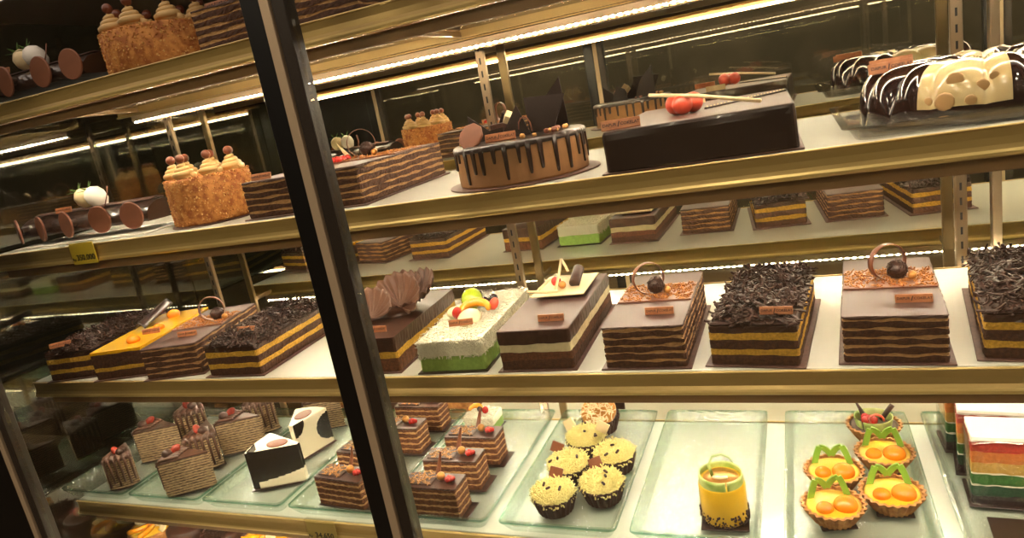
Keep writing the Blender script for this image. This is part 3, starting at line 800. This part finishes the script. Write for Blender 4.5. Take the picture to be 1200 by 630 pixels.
def mousse_slice(label, x, y, z, rz, kind):
    t = thing('mousse_slice', label, 'cake slice', (x, y, z), rz, None)
    L, ang = (.118, .72) if kind == 1 else (.100, .80); P = wedge(L, ang, step=.0016, blunt=.012); n = len(P); H = .080
    zs = [H * k / 34 for k in range(35)]; ys = [p for p in P]
    cum = [0.]
    for i in range(1, n): cum.append(cum[-1] + math.dist(P[i], P[i - 1]))
    tot = cum[-1] + math.dist(P[-1], P[0])
    side = L - .012; arc = L * ang
    def mf(i, k):
        s = cum[i]; v = zs[k] / H
        if s < side: u, face = s / side, 0
        elif s < side + arc: u, face = (s - side) / arc, 1
        else: u, face = 1 - (s - side - arc) / (tot - side - arc), 2
        if kind == 1:
            if face == 2: return 1 if v > .16 + .22 * (1 - u) ** 2 or u > .9 else 0
            if face == 0: return 1 if u > .8 else 0
            return 1 if u > .5 else 0
        if face == 2: return 1 if (u - 1.) ** 2 / .30 + (v - .45) ** 2 / .16 < 1 else 0
        if face == 0: return 1 if (u - 1.) ** 2 / .17 + (v - .5) ** 2 / .15 < 1 or (u - .0) ** 2 / .09 + (v - .95) ** 2 / .12 < 1 else 0
        return 1
    vf, ms = loft(P, zs, lambda i, k: (-.0006 if k in (0, 34) else 0, 0), mf, 0, 0)
    MB().add(vf, ms).build('mousse_body', [cream_white, transfer], t, 'white mousse with black chocolate sheet pattern', loc=(0, 0, .0018))
    MB().add(prism([(px * 1.14, py * 1.08 - .006) for px, py in P], .0016)).build('cake_board', board if kind == 2 else glazedark, t)
    q = MB().add(lathe([(.017, 0), (.017, .0012), (.015, .0016)], 24), 0, True).build('cocoa_oval', milk, t, 'brown cocoa oval on top', loc=(0, .062, .0018 + H)); q.scale = (1., 1.35, 1)
    if kind == 1:
        MB().add(boxb(-.030, .0, .094, .0965, 0, .016, .0006)).build('chocolate_strip', transfer, t, 'black strip rising above the rim', loc=(-.006, .002, H - .002), rot=(0, 0, .2))
    return t

def fluted(r0, r1, h, F, amp, th=.003):
    return lathe([(r0 * .96, 0), (r0, .001), (r1, h), (r1 - th, h + .0006), (r1 - th - .001, h - .004), (.002, h - .005)], F * 6, lambda r, z, t, i: r * (1 + (amp * cos(F * t) if i in (0, 1, 2, 3) else 0)))

_cu = {}
def cupcake(label, x, y, z, rz, squares=(('milk', -.012, .018, .35, .3),), seed=1):
    t = thing('cheese_cupcake', label, 'cupcake', (x, y, z), rz, 'grated cheese cupcakes on a glass tray')
    if 'c' not in _cu:
        rnd = random.Random(91)
        _cu['c'] = MB().add(fluted(.028, .0375, .030, 22, .035), 0, False).mesh('paper_cup', cup)
        m = MB().add(ball(.032, (0, 0, .027), 24, 14, .55), 0, True); _cu['m'] = m.mesh('cream_mound', cheese)
        def pl():
            d = Vector((rnd.gauss(0, 1), rnd.gauss(0, 1), abs(rnd.gauss(.25, .8)))).normalized()
            return (d.x * .0315, d.y * .0315, .028 + d.z * .019), (d.x, d.y, d.z + .2)
        _cu['s'] = strands(rnd, 900, pl, .0175, .0012, 1.1, 4, .8, 4, .5).mesh('grated_cheese', cheese)
    link('paper_cup', _cu['c'], t, 'dark fluted cocoa cup'); link('cream_mound', _cu['m'], t); link('grated_cheese', _cu['s'], t, 'pale yellow grated cheese', 'stuff')
    rnd = random.Random(seed)
    for k in range(3):
        a = rnd.uniform(3.6, 5.9); e = rnd.uniform(.6, 1.3)
        MB().add(box(.0085, .004, .004, (0, 0, 0), .0012)).build('chocolate_chip', choc, t, loc=(.038 * cos(e) * cos(a), .038 * cos(e) * sin(a), .030 + .025 * sin(e)), rot=(rnd.uniform(-.5, .5), rnd.uniform(-.5, .5), rnd.uniform(0, 3)))
    for (m, px, py, tilt, sz) in squares:
        MB().add(box(.022, .0045, .019, (0, 0, .0095), .0008)).build('chocolate_square', milk if m == 'milk' else whitechoc, t, 'milk chocolate square' if m == 'milk' else 'pale caramel chocolate square', loc=(px, py, .043), rot=(-tilt, sz, 0))
    return t

_ta = {}
def crown_strip():
    pts = [(-.025, 0), (-.0165, .030), (-.0005, .0125), (.015, .032), (.0255, .002)]
    vf = MB(); w = .0062
    for a, b in zip(pts[:-1], pts[1:]):
        A, B = Vector(a), Vector(b); steps = 6; path = []
        for k in range(steps + 1):
            u = k / steps; q = A.lerp(B, u); q += Vector((0, .0035 * sin(pi * u)))
            path.append((q.x, .006 * cos(q.x * 70), q.y))
        vf.add(tube(path, w, 4, .32, up=Vector((0, 1, 0))), 0, False)
    return vf
def tart(label, x, y, z, rz, top='mango'):
    t = thing('fruit_tart', label, 'tart', (x, y, z), rz, 'fluted tarts on a glass tray')
    if 'c' not in _ta:
        _ta['c'] = MB().add(fluted(.027, .0425, .027, 24, .045, .004), 0, False).mesh('tart_shell', crust)
        _ta['f'] = MB().add(lathe([(.032, .019), (.0375, .0232), (.033, .0252), (.012, .0268), (.001, .0270)], 36), 0, True).mesh('custard', custard)
        _ta['g'] = crown_strip().mesh('green_crown', green)
        _ta['j1'] = MB().add(ball(.0160, (0, 0, 0), 22, 13, .8), 0, True).mesh('jelly_dome', amber)
    link('tart_shell', _ta['c'], t, 'fluted golden pastry shell')
    MB().add(boxb(-.024, .024, -.027, .027, 0, .0014, .0005)).build('cake_board', glazedark, t, 'dark card under the tart', loc=(0, 0, -.0002))
    if top == 'mango':
        link('custard', _ta['f'], t, 'yellow mango custard')
        link('jelly_dome', _ta['j1'], t, 'large amber jelly dome', loc=(.0135, -.011, .0285))
        o = link('jelly_dome', _ta['j1'], t, 'small amber jelly dome', loc=(-.0150, -.013, .0272)); o.scale = (.72, .72, .72)
        link('green_crown', _ta['g'], t, 'green chocolate zigzag crown', loc=(-.001, .018, .024), rot=(.12, 0, 0))
    else:
        MB().add(lathe([(.032, .019), (.0375, .0232), (.033, .0248), (.001, .0250)], 36), 0, True).build('chocolate_filling', choc, t)
        def band(u, v):
            a = -2.2 + 2 * pi * .98 * u; q = .026 + .003 * v; return (q * cos(a), q * sin(a), .016 * v)
        MB().add(sheet(band, 48, 4, .0016), 0, True).build('mint_band', mintband, t, 'pale green and white chocolate band', loc=(0, 0, .0235))
        for k in range(5):
            MB().add(ball(.007, (0, 0, 0), 10, 7), 0, True).build('red_fruit', berry, t, loc=(-.012 + .006 * (k % 3), -.004 + .006 * (k // 3), .034 + .002 * (k % 2)))
        MB().add(tube([(.004 + .011 * cos(q * .42), -.010, .036 + .011 * sin(q * .42)) for q in range(14)], .0030, 6, .6), 0, True).build('orange_curl', coral, t, 'orange chocolate curl')
        MB().add(tube([(-.010, .012, .026), (-.019, .016, .046), (-.030, .022, .068)], .0085, 6, .35, lambda u: 1.02 - u), 0, False).build('chocolate_spike', choc, t, 'dark chocolate spike')
        MB().add(tube([(.012, .004, .030), (.021, .006, .044), (.030, .008, .056)], .0042, 8), 0, True).build('chocolate_roll', choc, t)
    return t

def build_S4():
    me = tray_mesh()
    lefts = [-.048, .160, .366, .578, .790, 1.003, 1.216, 1.430, 1.646]
    labs = ['glass tray at the dim far end under a single crepe slice', 'glass tray under three crepe slices beside the left end',
            'glass tray carrying the black and white mousse slices', 'glass tray crossed by the dark door post, holding opera slices', 'glass tray with three curl topped opera slices',
            'glass tray crowded with grated cheese cupcakes', 'nearly empty glass tray with the single mango cup', 'glass tray holding five fluted tarts', 'glass tray under the rainbow slices']
    for k, (x, lb) in enumerate(zip(lefts, labs)):
        o = link('glass_tray', me); o['label'] = lb; o['category'] = 'tray'; o['group'] = 'pressed glass trays on the lower shelf'
        o.scale = ((1., 1., 1., 1., .98, .985, .94, .99, 1.)[k], 1, 1)
        o.location = (x + .098 * o.scale[0], .0015, S4 + .0008)
    # crepe slices: tip direction is -y in the slice's own frame
    for lb, x, y, rz in (('crepe slice standing apart at the far end, ribbed brown rim toward the viewer', .050, .110, -2.5),
                         ('crepe slice nearest the front with its striped cut side and red fruit', .335, .075, 1.80),
                         ('crepe slice with bright red fruit, behind the apart standing one', .128, .185, 1.70),
                         ('crepe slice with ganache covered rim directly behind the front striped slice', .200, .208, -2.55),
                         ('crepe slice at the back left with folded brown rim', .045, .320, -2.5),
                         ('crepe slice with red fruit between the two ganache rimmed slices', .333, .232, 1.72),
                         ('crepe slice at the back with dripping ganache, next to the white mousse slice', .215, .362, -2.45)):
        c = put(crepe_slice, lb, x, y, rz)
        if lb.startswith('crepe slice standing apart'): first = c
    first.scale = (.85, .85, .92)
    put(crepe_slice, 'pale striped crepe slice furthest back behind the white mousse slice', .480, .330, 1.6)
    put(mousse_slice, 'mousse slice with one large black side, nearest the front edge', .553, .110, 1.62, kind=1)
    put(mousse_slice, 'mainly white mousse slice with black half moon, behind the black sided one', .470, .165, .12, kind=2)
    for lb, x, y, rz, c in (('opera slice beside the dark door post, above the olive price tag', .680, .030, -.11, False),
                            ('opera slice half hidden by the dark door post, second from the front edge', .668, .118, -.10, False),
                            ('opera slice peeping out on the right of the dark door post', .690, .218, -.02, False),
                            ('opera slice furthest back against the rear glass tray rim', .690, .312, .0, False),
                            ('opera slice with curl nearest the front, in the tray with three', .874, .020, .0, True),
                            ('opera slice with curl in the middle of the tray with three', .874, .104, .02, True),
                            ('opera slice with curl at the rear of the tray with three', .876, .188, .0, True)):
        put(opera_slice, lb, x, y, rz, curl=c)
    sq = lambda m, px, py, a=.35, s=.3: (m, px, py, a, s)
    put(cupcake, 'cheese cupcake nearest the front corner with a milk chocolate square behind', 1.081, .066, .1, squares=(sq('milk', .0, .022),), seed=1)
    put(cupcake, 'cheese cupcake at the front right of its tray, leaning slab of milk chocolate', 1.153, .102, .2, squares=(sq('milk', -.006, .022, .5, -.3),), seed=2)
    put(cupcake, 'cheese cupcake behind the front corner one with dark square at its left', 1.080, .156, .0, squares=(sq('milk', -.026, .014, .3, .4),), seed=3)
    put(cupcake, 'cheese cupcake without a chocolate square, by the right rim of its tray', 1.153, .194, .4, squares=(), seed=4)
    put(cupcake, 'cheese cupcake at the rear flanked by two pale caramel squares', 1.087, .246, .0, squares=(sq('pale', -.028, .010, .3, -.5), sq('pale', .030, .0, .3, .5)), seed=5)
    t = thing('swirl_cupcake', 'cupcake topped with a round disc of brown swirls at the back of the tray', 'cupcake', (1.093, .332, TZ + .0008))
    link('paper_cup', _cu['c'], t, 'dark fluted cocoa cup')
    rnd = random.Random(99)
    q = MB().add(lathe([(.033, 0), (.035, .002), (.035, .006), (.032, .008)], 36), 0, True).build('swirl_disc', goldball, t, 'round golden brown disc', loc=(0, -.004, .040), rot=(.62, 0, 0))
    b = MB()
    def pl():
        a = rnd.uniform(0, 6.28); r = .031 * math.sqrt(rnd.random()); return (r * cos(a), r * sin(a), .008), (0, 0, 1)
    b = strands(rnd, 120, pl, .016, .0011, 3.2, 5, .8, 6); b.build('swirl_lines', whitechoc, q, kind='stuff')
    MB().add(box(.036, .003, .040, (0, 0, .02), .0006)).build('chocolate_plate', choc, t, 'dark chocolate square standing behind', loc=(.026, .030, .030), rot=(-.1, 0, -.1))
    MB().add(boxb(-.03, .03, -.03, .03, .024, .031)).build('cake_top', cup, t)
    # mango cup
    t = thing('mango_mousse', 'single yellow mango mousse cup with a mint green band', 'dessert', (1.347, .076, TZ + .0008))
    MB().add(boxb(-.034, .034, -.036, .036, 0, .0016, .0005)).build('cake_board', glazedark, t, 'dark square card under the cup', rot=(0, 0, .06))
    MB().add(lathe([(.0325, .002), (.0335, .006), (.0335, .058), (.0315, .064), (.0285, .066)], 40), 0, True).build('mousse_body', custard, t, 'smooth yellow mango mousse')
    rnd = random.Random(17); b = MB()
    for k in range(230):
        a = rnd.uniform(0, 6.28); s = rnd.uniform(.002, .0042); hz = rnd.random() ** 1.8 * .017
        b.add(box(s, s * .8, s * .7, (0, 0, 0), s * .2), 0, False, T(.0345 * cos(a), .0345 * sin(a), .003 + hz, rnd.random() * 3, rnd.random() * 3, a))
    b.build('chocolate_crumb', cup, t, 'ring of dark chocolate crumbs', 'stuff')
    def band(u, v):
        a = -1.2 + 2 * pi * .99 * u; q = .0315 - .001 * v; return (q * cos(a), q * sin(a), .058 + .017 * v)
    MB().add(sheet(band, 50, 4, .002), 0, True).build('mint_band', mintband, t, 'mint green and white chocolate band')
    MB().add(lathe([(.028, .064), (.024, .0675), (.001, .069)], 30), 0, True).build('caramel_top', goldball, t, 'caramel coloured top')
    MB().add(tube([(-.012, 0, .068), (-.016, .002, .084), (-.010, .004, .098), (.004, .004, .102), (.014, .004, .097), (.019, .003, .090)], .0036, 6, .45, lambda u: 1 - .6 * u), 0, True).build('chocolate_curl', mintband, t, 'pale hooked chocolate curl')
    MB().add(tube([(-.010, -.004, .068), (0, -.010, .071), (.010, -.006, .070)], .003, 6), 0, True).build('caramel_ring', whitechoc, t)
    # tarts
    put(tart, 'mango tart behind the askew crowned one, on the left side of its tray', 1.501, .175, .0)
    put(tart, 'mango tart nearest the front edge with crown pushed askew', 1.496, .086, .25)
    put(tart, 'mango tart directly in front of the red fruit tart', 1.576, .232, -.05)
    put(tart, 'mango tart in the front row beside the askew crowned one', 1.574, .124, .06)
    put(tart, 'tart with mint band, red fruit and a dark chocolate spike', 1.570, .322, 0., top='red')
    # rainbow slices
    def rainbow(label, x, y, rz, lean=0.):
        t = thing('rainbow_slice', label, 'cake slice', (x, y, TZ + .0008), rz, 'rainbow cake slices')
        rnd = random.Random(int(y * 1000)); w, d = .128, .060
        MB().add(boxb(-w / 2 - .004, w / 2 + .004, -.006, d + .004, 0, .0016, .0005)).build('cake_board', glazedark, t, 'dark card under the slice')
        (vf, ms), h = layered(rrect(w, d, .003, .004), [(.014, 0, .0004), (.015, 1, .0004), (.002, 6, -.0004), (.016, 2, .0004), (.002, 6, -.0004), (.016, 3, .0004), (.016, 4, .0004), (.015, 5, .0004), (.007, 6, 0)], rnd, .0009, .0005)
        MB().add(vf, ms).build('sponge_layers', [r_dark, r_teal, r_green, r_yellow, r_orange, r_red, whitecream], t, 'rainbow sponge from plum through green to red under white cream', loc=(0, 0, .0018))
        MB().add(sheet(lambda u, v: ((-w / 2 - .002) , -.003 + (d + .006) * u, .003 + (h + .001) * v), 6, 6, .0006), 0, True).build('clear_film', film, t, 'clear film on the end of the slice')
        MB().add(sheet(lambda u, v: (-w / 2 + w * u, -.0032, .003 + (h - .004) * v), 6, 6, .0006), 0, True).build('clear_film', film, t, 'clear film over the cut side')
        return t
    rainbow('rainbow slice in front of its row, striped cut side in full view', 1.738, .135, -.05)
    rainbow('rainbow slice in the middle of its row', 1.736, .210, -.12)
    rainbow('rainbow slice at the back of its row with white top only in view', 1.733, .284, .03)
    t = thing('cake_card', 'empty dark card with a gold swirl before the rainbow slices', 'card', (1.742, .045, TZ + .0008), -.04)
    MB().add(boxb(-.060, .060, -.008, .062, 0, .0018, .0005)).build('card_sheet', glazedark, t)
    squiggle(random.Random(6), .03, .03, 16, .0008, .016).build('gold_swirl', goldball, t, 'printed gold swirl', loc=(.0, .022, .0022))
    t = thing('coconut_slice', 'white coconut slice with mixed fruit behind the rear opera slice', 'cake slice', (.770, .330, TZ + .0008))

def build_coconut_slice():
    t = [o for o in bpy.data.objects if o.name == 'coconut_slice'][0]
    t.location = (.800, .285, TZ + .0008)
    rnd = random.Random(44); w, d = .066, .052
    t.location.x = .838; t.location.y = .305
    MB().add(boxb(-w / 2 - .004, w / 2 + .004, -.004, d + .004, 0, .0016, .0005)).build('cake_board', glazedark, t)
    (vf, ms), h = layered(rrect(w, d, .003), [(.018, 0, .0003), (.016, 1, .0006)], rnd, .0006, .0005)
    MB().add(vf, ms).build('sponge_layers', [greensponge, coconut], t, loc=(0, 0, .0018)); zt = h + .0018
    def pl():
        if rnd.random() < .6: return (rnd.uniform(-w / 2, w / 2), rnd.uniform(0, d), zt + rnd.random() * .004), (0, 0, 1)
        return (rnd.uniform(-w / 2, w / 2), -.001, zt - rnd.random() * .016), (0, -1, .2)
    strands(rnd, 420, pl, .007, .0008, 1.2, 4, .7, 3).build('shredded_coconut', coconut, t, kind='stuff')
    MB().add(tube([(.014 * cos(a), .012 * sin(a), 0) for a in [pi * k / 8 for k in range(9)]], .006, 8, 1., lambda q: .5 + .5 * sin(pi * q)), 0, True).build('orange_slice', orangefruit, t, loc=(-.012, .02, zt + .008), rot=(.6, 0, 0))
    MB().add(ball(.007, (0, 0, 0), 12, 8, 1.3), 0, True).build('strawberry_piece', berry, t, loc=(.012, .018, zt + .010), rot=(.4, .4, 0))
    MB().add(ball(.0065, (0, 0, 0), 12, 8), 0, True).build('grape_half', grape, t, loc=(-.002, .022, zt + .010))

def build_deck():
    t = thing('berry_cake', 'small dark cake with cream ball and red berry below the lower shelf', 'cake', (.109, .150, S5 + .0008))
    MB().add(lathe([(.048, 0), (.05, .002), (.05, .060), (.046, .064)], 48), 0, True).build('cake_body', choc, t, 'dark glazed cake body')
    MB().add(ball(.013), 0, True).build('cream_ball', palecream, t, loc=(-.020, -.012, .078))
    MB().add(ball(.010, (0, 0, 0), 14, 9, 1.2), 0, True).build('red_berry', berry, t, loc=(.004, -.014, .076))
    MB().add(boxb(-.02, .02, -.006, .012, 0, .004, .001)).build('white_plate', whitechoc, t, loc=(.004, .0, .064))
    t = thing('shaved_round_cake', 'dark round cake under curls below the lower shelf', 'cake', (.215, .150, S5 + .0008))
    MB().add(lathe([(.048, 0), (.05, .002), (.05, .056), (.046, .060)], 48), 0, True).build('cake_body', choc, t, 'dark cake body')
    rnd = random.Random(3)
    def pl():
        a = rnd.uniform(0, 6.28); r = .046 * math.sqrt(rnd.random()); return (r * cos(a), r * sin(a), .061 + rnd.random() * .008), (0, 0, 1)
    strands(rnd, 220, pl, .018, .0015, 2.4, 4, .5, 5).build('chocolate_shavings', shaving, t, kind='stuff')
    t = thing('fruit_flan', 'yellow and orange fruit flan below the lower shelf', 'cake', (.345, .150, S5 + .0008))
    MB().add(lathe([(.058, 0), (.062, .046), (.060, .050)], 48), 0, True).build('flan_shell', crust, t)
    for k in range(7):
        a = k * .9
        MB().add(tube([(.020 * cos(s), .012 * sin(s), .0) for s in [pi * q / 7 for q in range(8)]], .008, 8, .8), 0, True).build('orange_slice', orangefruit if k % 3 else palecream, t, loc=(.034 * cos(a), .034 * sin(a), .054), rot=(.3, 0, a))
    MB().add(lathe([(.056, .048), (.05, .053), (.001, .054)], 40), 0, True).build('custard', custard, t)
    dup(t, 'added fruit flan in place of an orange reflection at the left end', (-.005, .150, S5 + .0008), .4, 'fruit flans below the lower shelf'); t['group'] = 'fruit flans below the lower shelf'  # added solid copy stands in for an orange reflection in the end glass
    t = thing('glazed_flan', 'second yellow flan with red fruit below the olive price tag', 'cake', (.480, .155, S5 + .0008))
    MB().add(lathe([(.058, 0), (.062, .046), (.060, .050)], 48), 0, True).build('flan_shell', crust, t)
    MB().add(lathe([(.056, .048), (.05, .053), (.001, .054)], 40), 0, True).build('custard', custard, t)
    for k in range(6):
        a = k * 1.05
        MB().add(ball(.011, (0, 0, 0), 12, 8), 0, True).build('fruit_half', kiwi if k % 2 else berry, t, loc=(.034 * cos(a), .034 * sin(a), .058))

# ------------------------------------------------------------------ the display case
def build_case():
    case = thing('display_case', 'brass trimmed glass bakery display case with lit white shelves', 'display case', (0, 0, 0))
    def shelf(z, name_lab, x0, x1, shield):
        s = MB().add(boxb(x0, x1, .004, SHD - .004, z - .008, z, .0008)).build('shelf', white, case, name_lab)
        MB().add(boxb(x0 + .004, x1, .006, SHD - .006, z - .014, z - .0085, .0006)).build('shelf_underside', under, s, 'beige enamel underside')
        # rail profile: thin bright lip on top, hollow face, rolled lower lip
        def rail(sgn, y0):
            pr = [(0, .0003), (-.0030, .0004), (-.0040, -.0006), (-.0030, -.0016), (-.0014, -.0032), (-.0008, -.012), (-.0016, -.020), (-.0042, -.0245), (-.0054, -.0275), (-.0050, -.0310), (-.0030, -.0326), (.006, -.0326), (.006, -.030), (.0, -.028)]
            vs = [(x, y0 + sgn * -py, z + pz) for x in (x0, x1) for py, pz in pr]
            vs = [(x, y0 + (py if sgn < 0 else -py), z + pz) for x in (x0, x1) for py, pz in pr]
            n = len(pr); fs = []; ms = []
            for i in range(n):
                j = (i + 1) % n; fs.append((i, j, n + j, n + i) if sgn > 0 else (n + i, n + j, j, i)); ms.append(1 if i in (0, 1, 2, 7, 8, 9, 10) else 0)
            fs.append(tuple(range(n))); ms.append(0); fs.append(tuple(n + i for i in range(n))); ms.append(0)
            MB().add((vs, fs), ms, False).build('rail', [gold, goldlip], s, 'brass rail along the %s edge' % ('front' if sgn < 0 else 'rear'))
        rail(-1, .0); rail(1, SHD)
        h = MB().add(boxb(x0 + .03, x1 - .01, .0075, .0185, z - .0495, z - .0327, .001)).build('lamp_channel', mat('tan_enamel', (140, 108, 70), .35, .2), s, 'brown channel of the front lamp')
        MB().add(boxb(x0 + .035, x1 - .015, .0186, .0290, z - .0478, z - .0430)).build('lamp_strip', ledhot, h, 'glowing white lamp strip')
        h = MB().add(boxb(x0 + .045, x1 - .01, SHD - .004, SHD + .004, z - .046, z - .0335, .001)).build('lamp_channel', alu, s, 'aluminium channel of the rear lamp')
        MB().add(boxb(x0 + .05, x1 - .015, SHD - .0019, SHD + .0019, z - .0482, z - .0462)).build('lamp_strip', led, h, 'row of glowing lamp chips')
        if shield: MB().add(boxb(x0 + .045, x1 - .01, SHD + .0025, SHD + .0038, z - .0515, z - .0455)).build('added_shield', under, h, 'added flange hiding the lamp chips from the mirror')  # added flange, blocks the mirrored image of the rear chips
        return s
    shelf(S1, 'top shelf with beige underside', 0, XR - .05, True)
    shelf(S2, 'second shelf from the top', 0, XR - .05, False)
    shelf(S3, 'third shelf from the top', 0, XR - .05, False)
    shelf(S4, 'lower shelf under the glass trays', 0, XR - .05, False)
    MB().add(boxb(XL, XR, -.18, MIR + .02, S5 - .02, S5, .001)).build('deck', white, case, 'white bottom deck of the case')
    MB().add(boxb(XL - .02, XR + .02, -.16, MIR + .04, 0, S5 - .021, .004)).build('cabinet_base', skirt, case, 'dark base cabinet')
    MB().add(boxb(XL - .02, XR + .02, GLY - .03, GLY + .03, S5 - .10, S5 - .021, .003)).build('front_sill', gold, case, 'brass sill below the front glass')
    # top
    ZT = GZ + .737
    top = MB().add(boxb(XL - .02, XR + .02, GLY - .02, MIR + .04, ZT, ZT + .06, .004)).build('case_top', mat('top_panel', (120, 98, 78), .35, .2), case, 'brownish top panel')
    h = MB().add(boxb(XL + .05, XR - .05, -.12, .085, ZT - .012, ZT - .0005, .002)).build('lamp_channel', alu, top, 'wide lamp housing under the top')
    MB().add(boxb(XL + .06, XR - .06, -.11, .078, ZT - .015, ZT - .0122)).build('lamp_diffuser', ledtop, h, 'softly glowing pinkish lamp diffuser')
    # mirrored back doors
    for a, b in ((XL - .006, 1.783), (1.797, XR)):
        MB().add(boxb(a, b, MIR, MIR + .006, S5 + .002, ZT - .002)).build('mirror_door', mirror, case, 'mirrored sliding door at the back')
    MB().add(boxb(1.783, 1.797, MIR - .010, MIR + .006, S5 + .002, ZT - .002, .001)).build('door_stile', steel, case, 'steel edge of the sliding door')
    # uprights
    for ux in (.070, .9237, 1.728, 2.38):
        u = MB().add(boxb(ux - .009, ux + .009, .457, .467, S5 + .001, ZT - .001, .0015)).build('upright', steel, case, 'slotted steel upright')
        sl = MB(); z = S5 + .03
        while z < ZT - .04:
            sl.add(boxb(ux - .0016, ux + .0016, .4562, .4575, z, z + .0125)); z += .025
        sl.build('slots', slot, u)
        for zz in (S1, S2, S3, S4):
            MB().add(boxb(ux - .002, ux + .002, .05, .456, zz - .026, zz - .0152, .001)).build('shelf_bracket', steel, case)
    # front glass with its stiles
    for mx in (.188, .957, 1.95):
        m = MB().add(boxb(mx - .028, mx - .0005, GLY - .010, GLY + .012, S5 - .02, ZT, .001)).build('mullion', black, case, 'black stile between the front panes')
        MB().add(boxb(mx + .000, mx + .0125, GLY - .013, GLY + .012, S5 - .02, ZT, .0008)).build('metal_strip', alu, m, 'aluminium strip on the stile')
        MB().add(boxb(mx + .013, mx + .030, GLY - .009, GLY + .012, S5 - .02, ZT, .001)).build('dark_edge', darkstile, m, 'dark edge of the glass door')
    MB().add(boxb(XL - .01, .1595, GLY - .008, GLY + .008, S5 - .02, ZT, .001)).build('corner_panel', black, case, 'black corner panel of the case')
    for a, b in ((.2185, .928), (.9875, 1.9215), (1.9805, XR)):
        MB().add(boxb(a, b, GLY - .003, GLY + .003, S5 - .02, ZT)).build('front_pane', glass, case, 'clear front glass pane')
    MB().add(boxb(XL - .006, XL, GLY + .009, MIR - .001, S5 + .001, ZT - .001)).build('end_pane', endglass, case, 'smoky glass end of the case')
    MB().add(boxb(XR, XR + .006, GLY + .009, MIR - .001, S5 + .001, ZT - .001)).build('end_pane', endglass, case, 'smoky glass end of the case')
    return case

def price_tag(label, x, z, body, m, rz=0.):
    t = thing('price_tag', label, 'price tag', (x, -.0075, z), rz, 'price tags clipped to the rails'); t.scale = (1.18, 1.18, 1.18)
    MB().add(boxb(-.027, .027, -.0016, -.0002, -.024, .009, .0005)).build('tag_card', m, t, 'yellow printed price card')
    MB().add(boxb(-.0285, .0285, -.0030, -.0018, -.0255, .0105, .0005)).build('tag_holder', taghold, t, 'clear acrylic tag holder')
    MB().add(boxb(-.0285, .0285, -.0030, .006, .0107, .0120, .0004)).build('tag_clip', taghold, t)
    o = link('lettering', text_mesh(body, .0128, .0004, tagink), t, 'dark printed price'); o.location = (.004, -.0017, -.014); o.rotation_euler = (pi / 2, 0, 0)
    o = link('lettering', text_mesh('Rp', .0065, .0002, tagink), t); o.location = (-.0225, -.0017, -.016); o.rotation_euler = (pi / 2, 0, 0)
    return t

def struct(name, vf, m):
    o = MB().add(vf).build(name, m); o['kind'] = 'structure'; return o

def build_room():
    dark = mat('shop_wall', (90, 80, 64), .8, rgb2=(68, 61, 48), vscale=2)
    struct('floor', boxb(-3.2, 5.6, -4.2, 1.4, -.1, 0), mat('shop_floor', (92, 74, 56), .4, rgb2=(80, 64, 48), vscale=4))
    struct('ceiling', boxb(-3.2, 5.6, -4.2, 1.4, 2.9, 3.0), mat('shop_ceiling', (110, 96, 78), .9))
    struct('wall_front', boxb(-3.2, 5.6, -4.3, -4.2, 0, 2.9), dark)
    struct('wall_back', boxb(-3.2, 5.6, 1.4, 1.5, 0, 2.9), dark)
    struct('wall_left', boxb(-3.3, -3.2, -4.2, 1.4, 0, 2.9), dark)
    struct('wall_right', boxb(5.6, 5.7, -4.2, 1.4, 0, 2.9), dark)
    lamp = glow_mat('ceiling_lamp_glow', (1., .83, .62), 86.)
    for k, (x, y) in enumerate(((-.6, -2.2), (1.2, -2.2), (3.0, -2.2), (-.6, -3.4), (1.2, -3.4), (3.0, -3.4))):
        t = thing('ceiling_lamp', 'recessed ceiling lamp panel over the shop floor', 'ceiling lamp', (x, y, 2.9), 0, 'recessed ceiling lamps')
        MB().add(boxb(-.16, .16, -.16, .16, -.03, -.001, .004)).build('lamp_frame', steel, t)
        MB().add(boxb(-.14, .14, -.14, .14, -.034, -.0302)).build('diffuser', lamp, t)

build_room(); build_case(); build_S1(); build_S2(); build_S3(); build_S4(); build_coconut_slice(); build_deck()
price_tag('yellow price tag under the chocolate log', .286, S2 - .006, '350.000', tag_y)
price_tag('olive price tag on the lower rail beside the dark door post', .655, S4 - .008, '34.650', tag_o)

# ------------------------------------------------------------------ camera
F = 812.72
R = ((.91729153, .35636391, -.17771049), (.07430301, .2852604, .95556558), (-.39122285, .88973663, -.23518803))
cd = bpy.data.cameras.new('camera'); cam = bpy.data.objects.new('camera', cd); COL.objects.link(cam)
cd.sensor_width = 36; cd.lens = F / 1200 * 36; cd.clip_start = .01
cam.matrix_world = Matrix(((R[0][0], R[1][0], -R[2][0], 1.4877), (R[0][1], R[1][1], -R[2][1], -.8578), (R[0][2], R[1][2], -R[2][2], .3856 + GZ), (0, 0, 0, 1)))
SC.camera = cam

w = bpy.data.worlds.new('shop_dim'); SC.world = w; w.use_nodes = True
w.node_tree.nodes['Background'].inputs[0].default_value = (.9, .75, .55, 1); w.node_tree.nodes['Background'].inputs[1].default_value = .05

vs = SC.view_settings
SC.display_settings.display_device = 'sRGB'
vs.view_transform = 'Standard'; vs.look = 'None'; vs.exposure = 0.; vs.gamma = 1.; vs.use_curve_mapping = False
cy = SC.cycles
cy.use_denoising = True
try: cy.denoiser = 'OPENIMAGEDENOISE'
except Exception: pass
cy.max_bounces = 10; cy.diffuse_bounces = 4; cy.glossy_bounces = 8; cy.transmission_bounces = 6; cy.transparent_max_bounces = 40
cy.sample_clamp_indirect = 20.; cy.caustics_reflective = False; cy.caustics_refractive = False
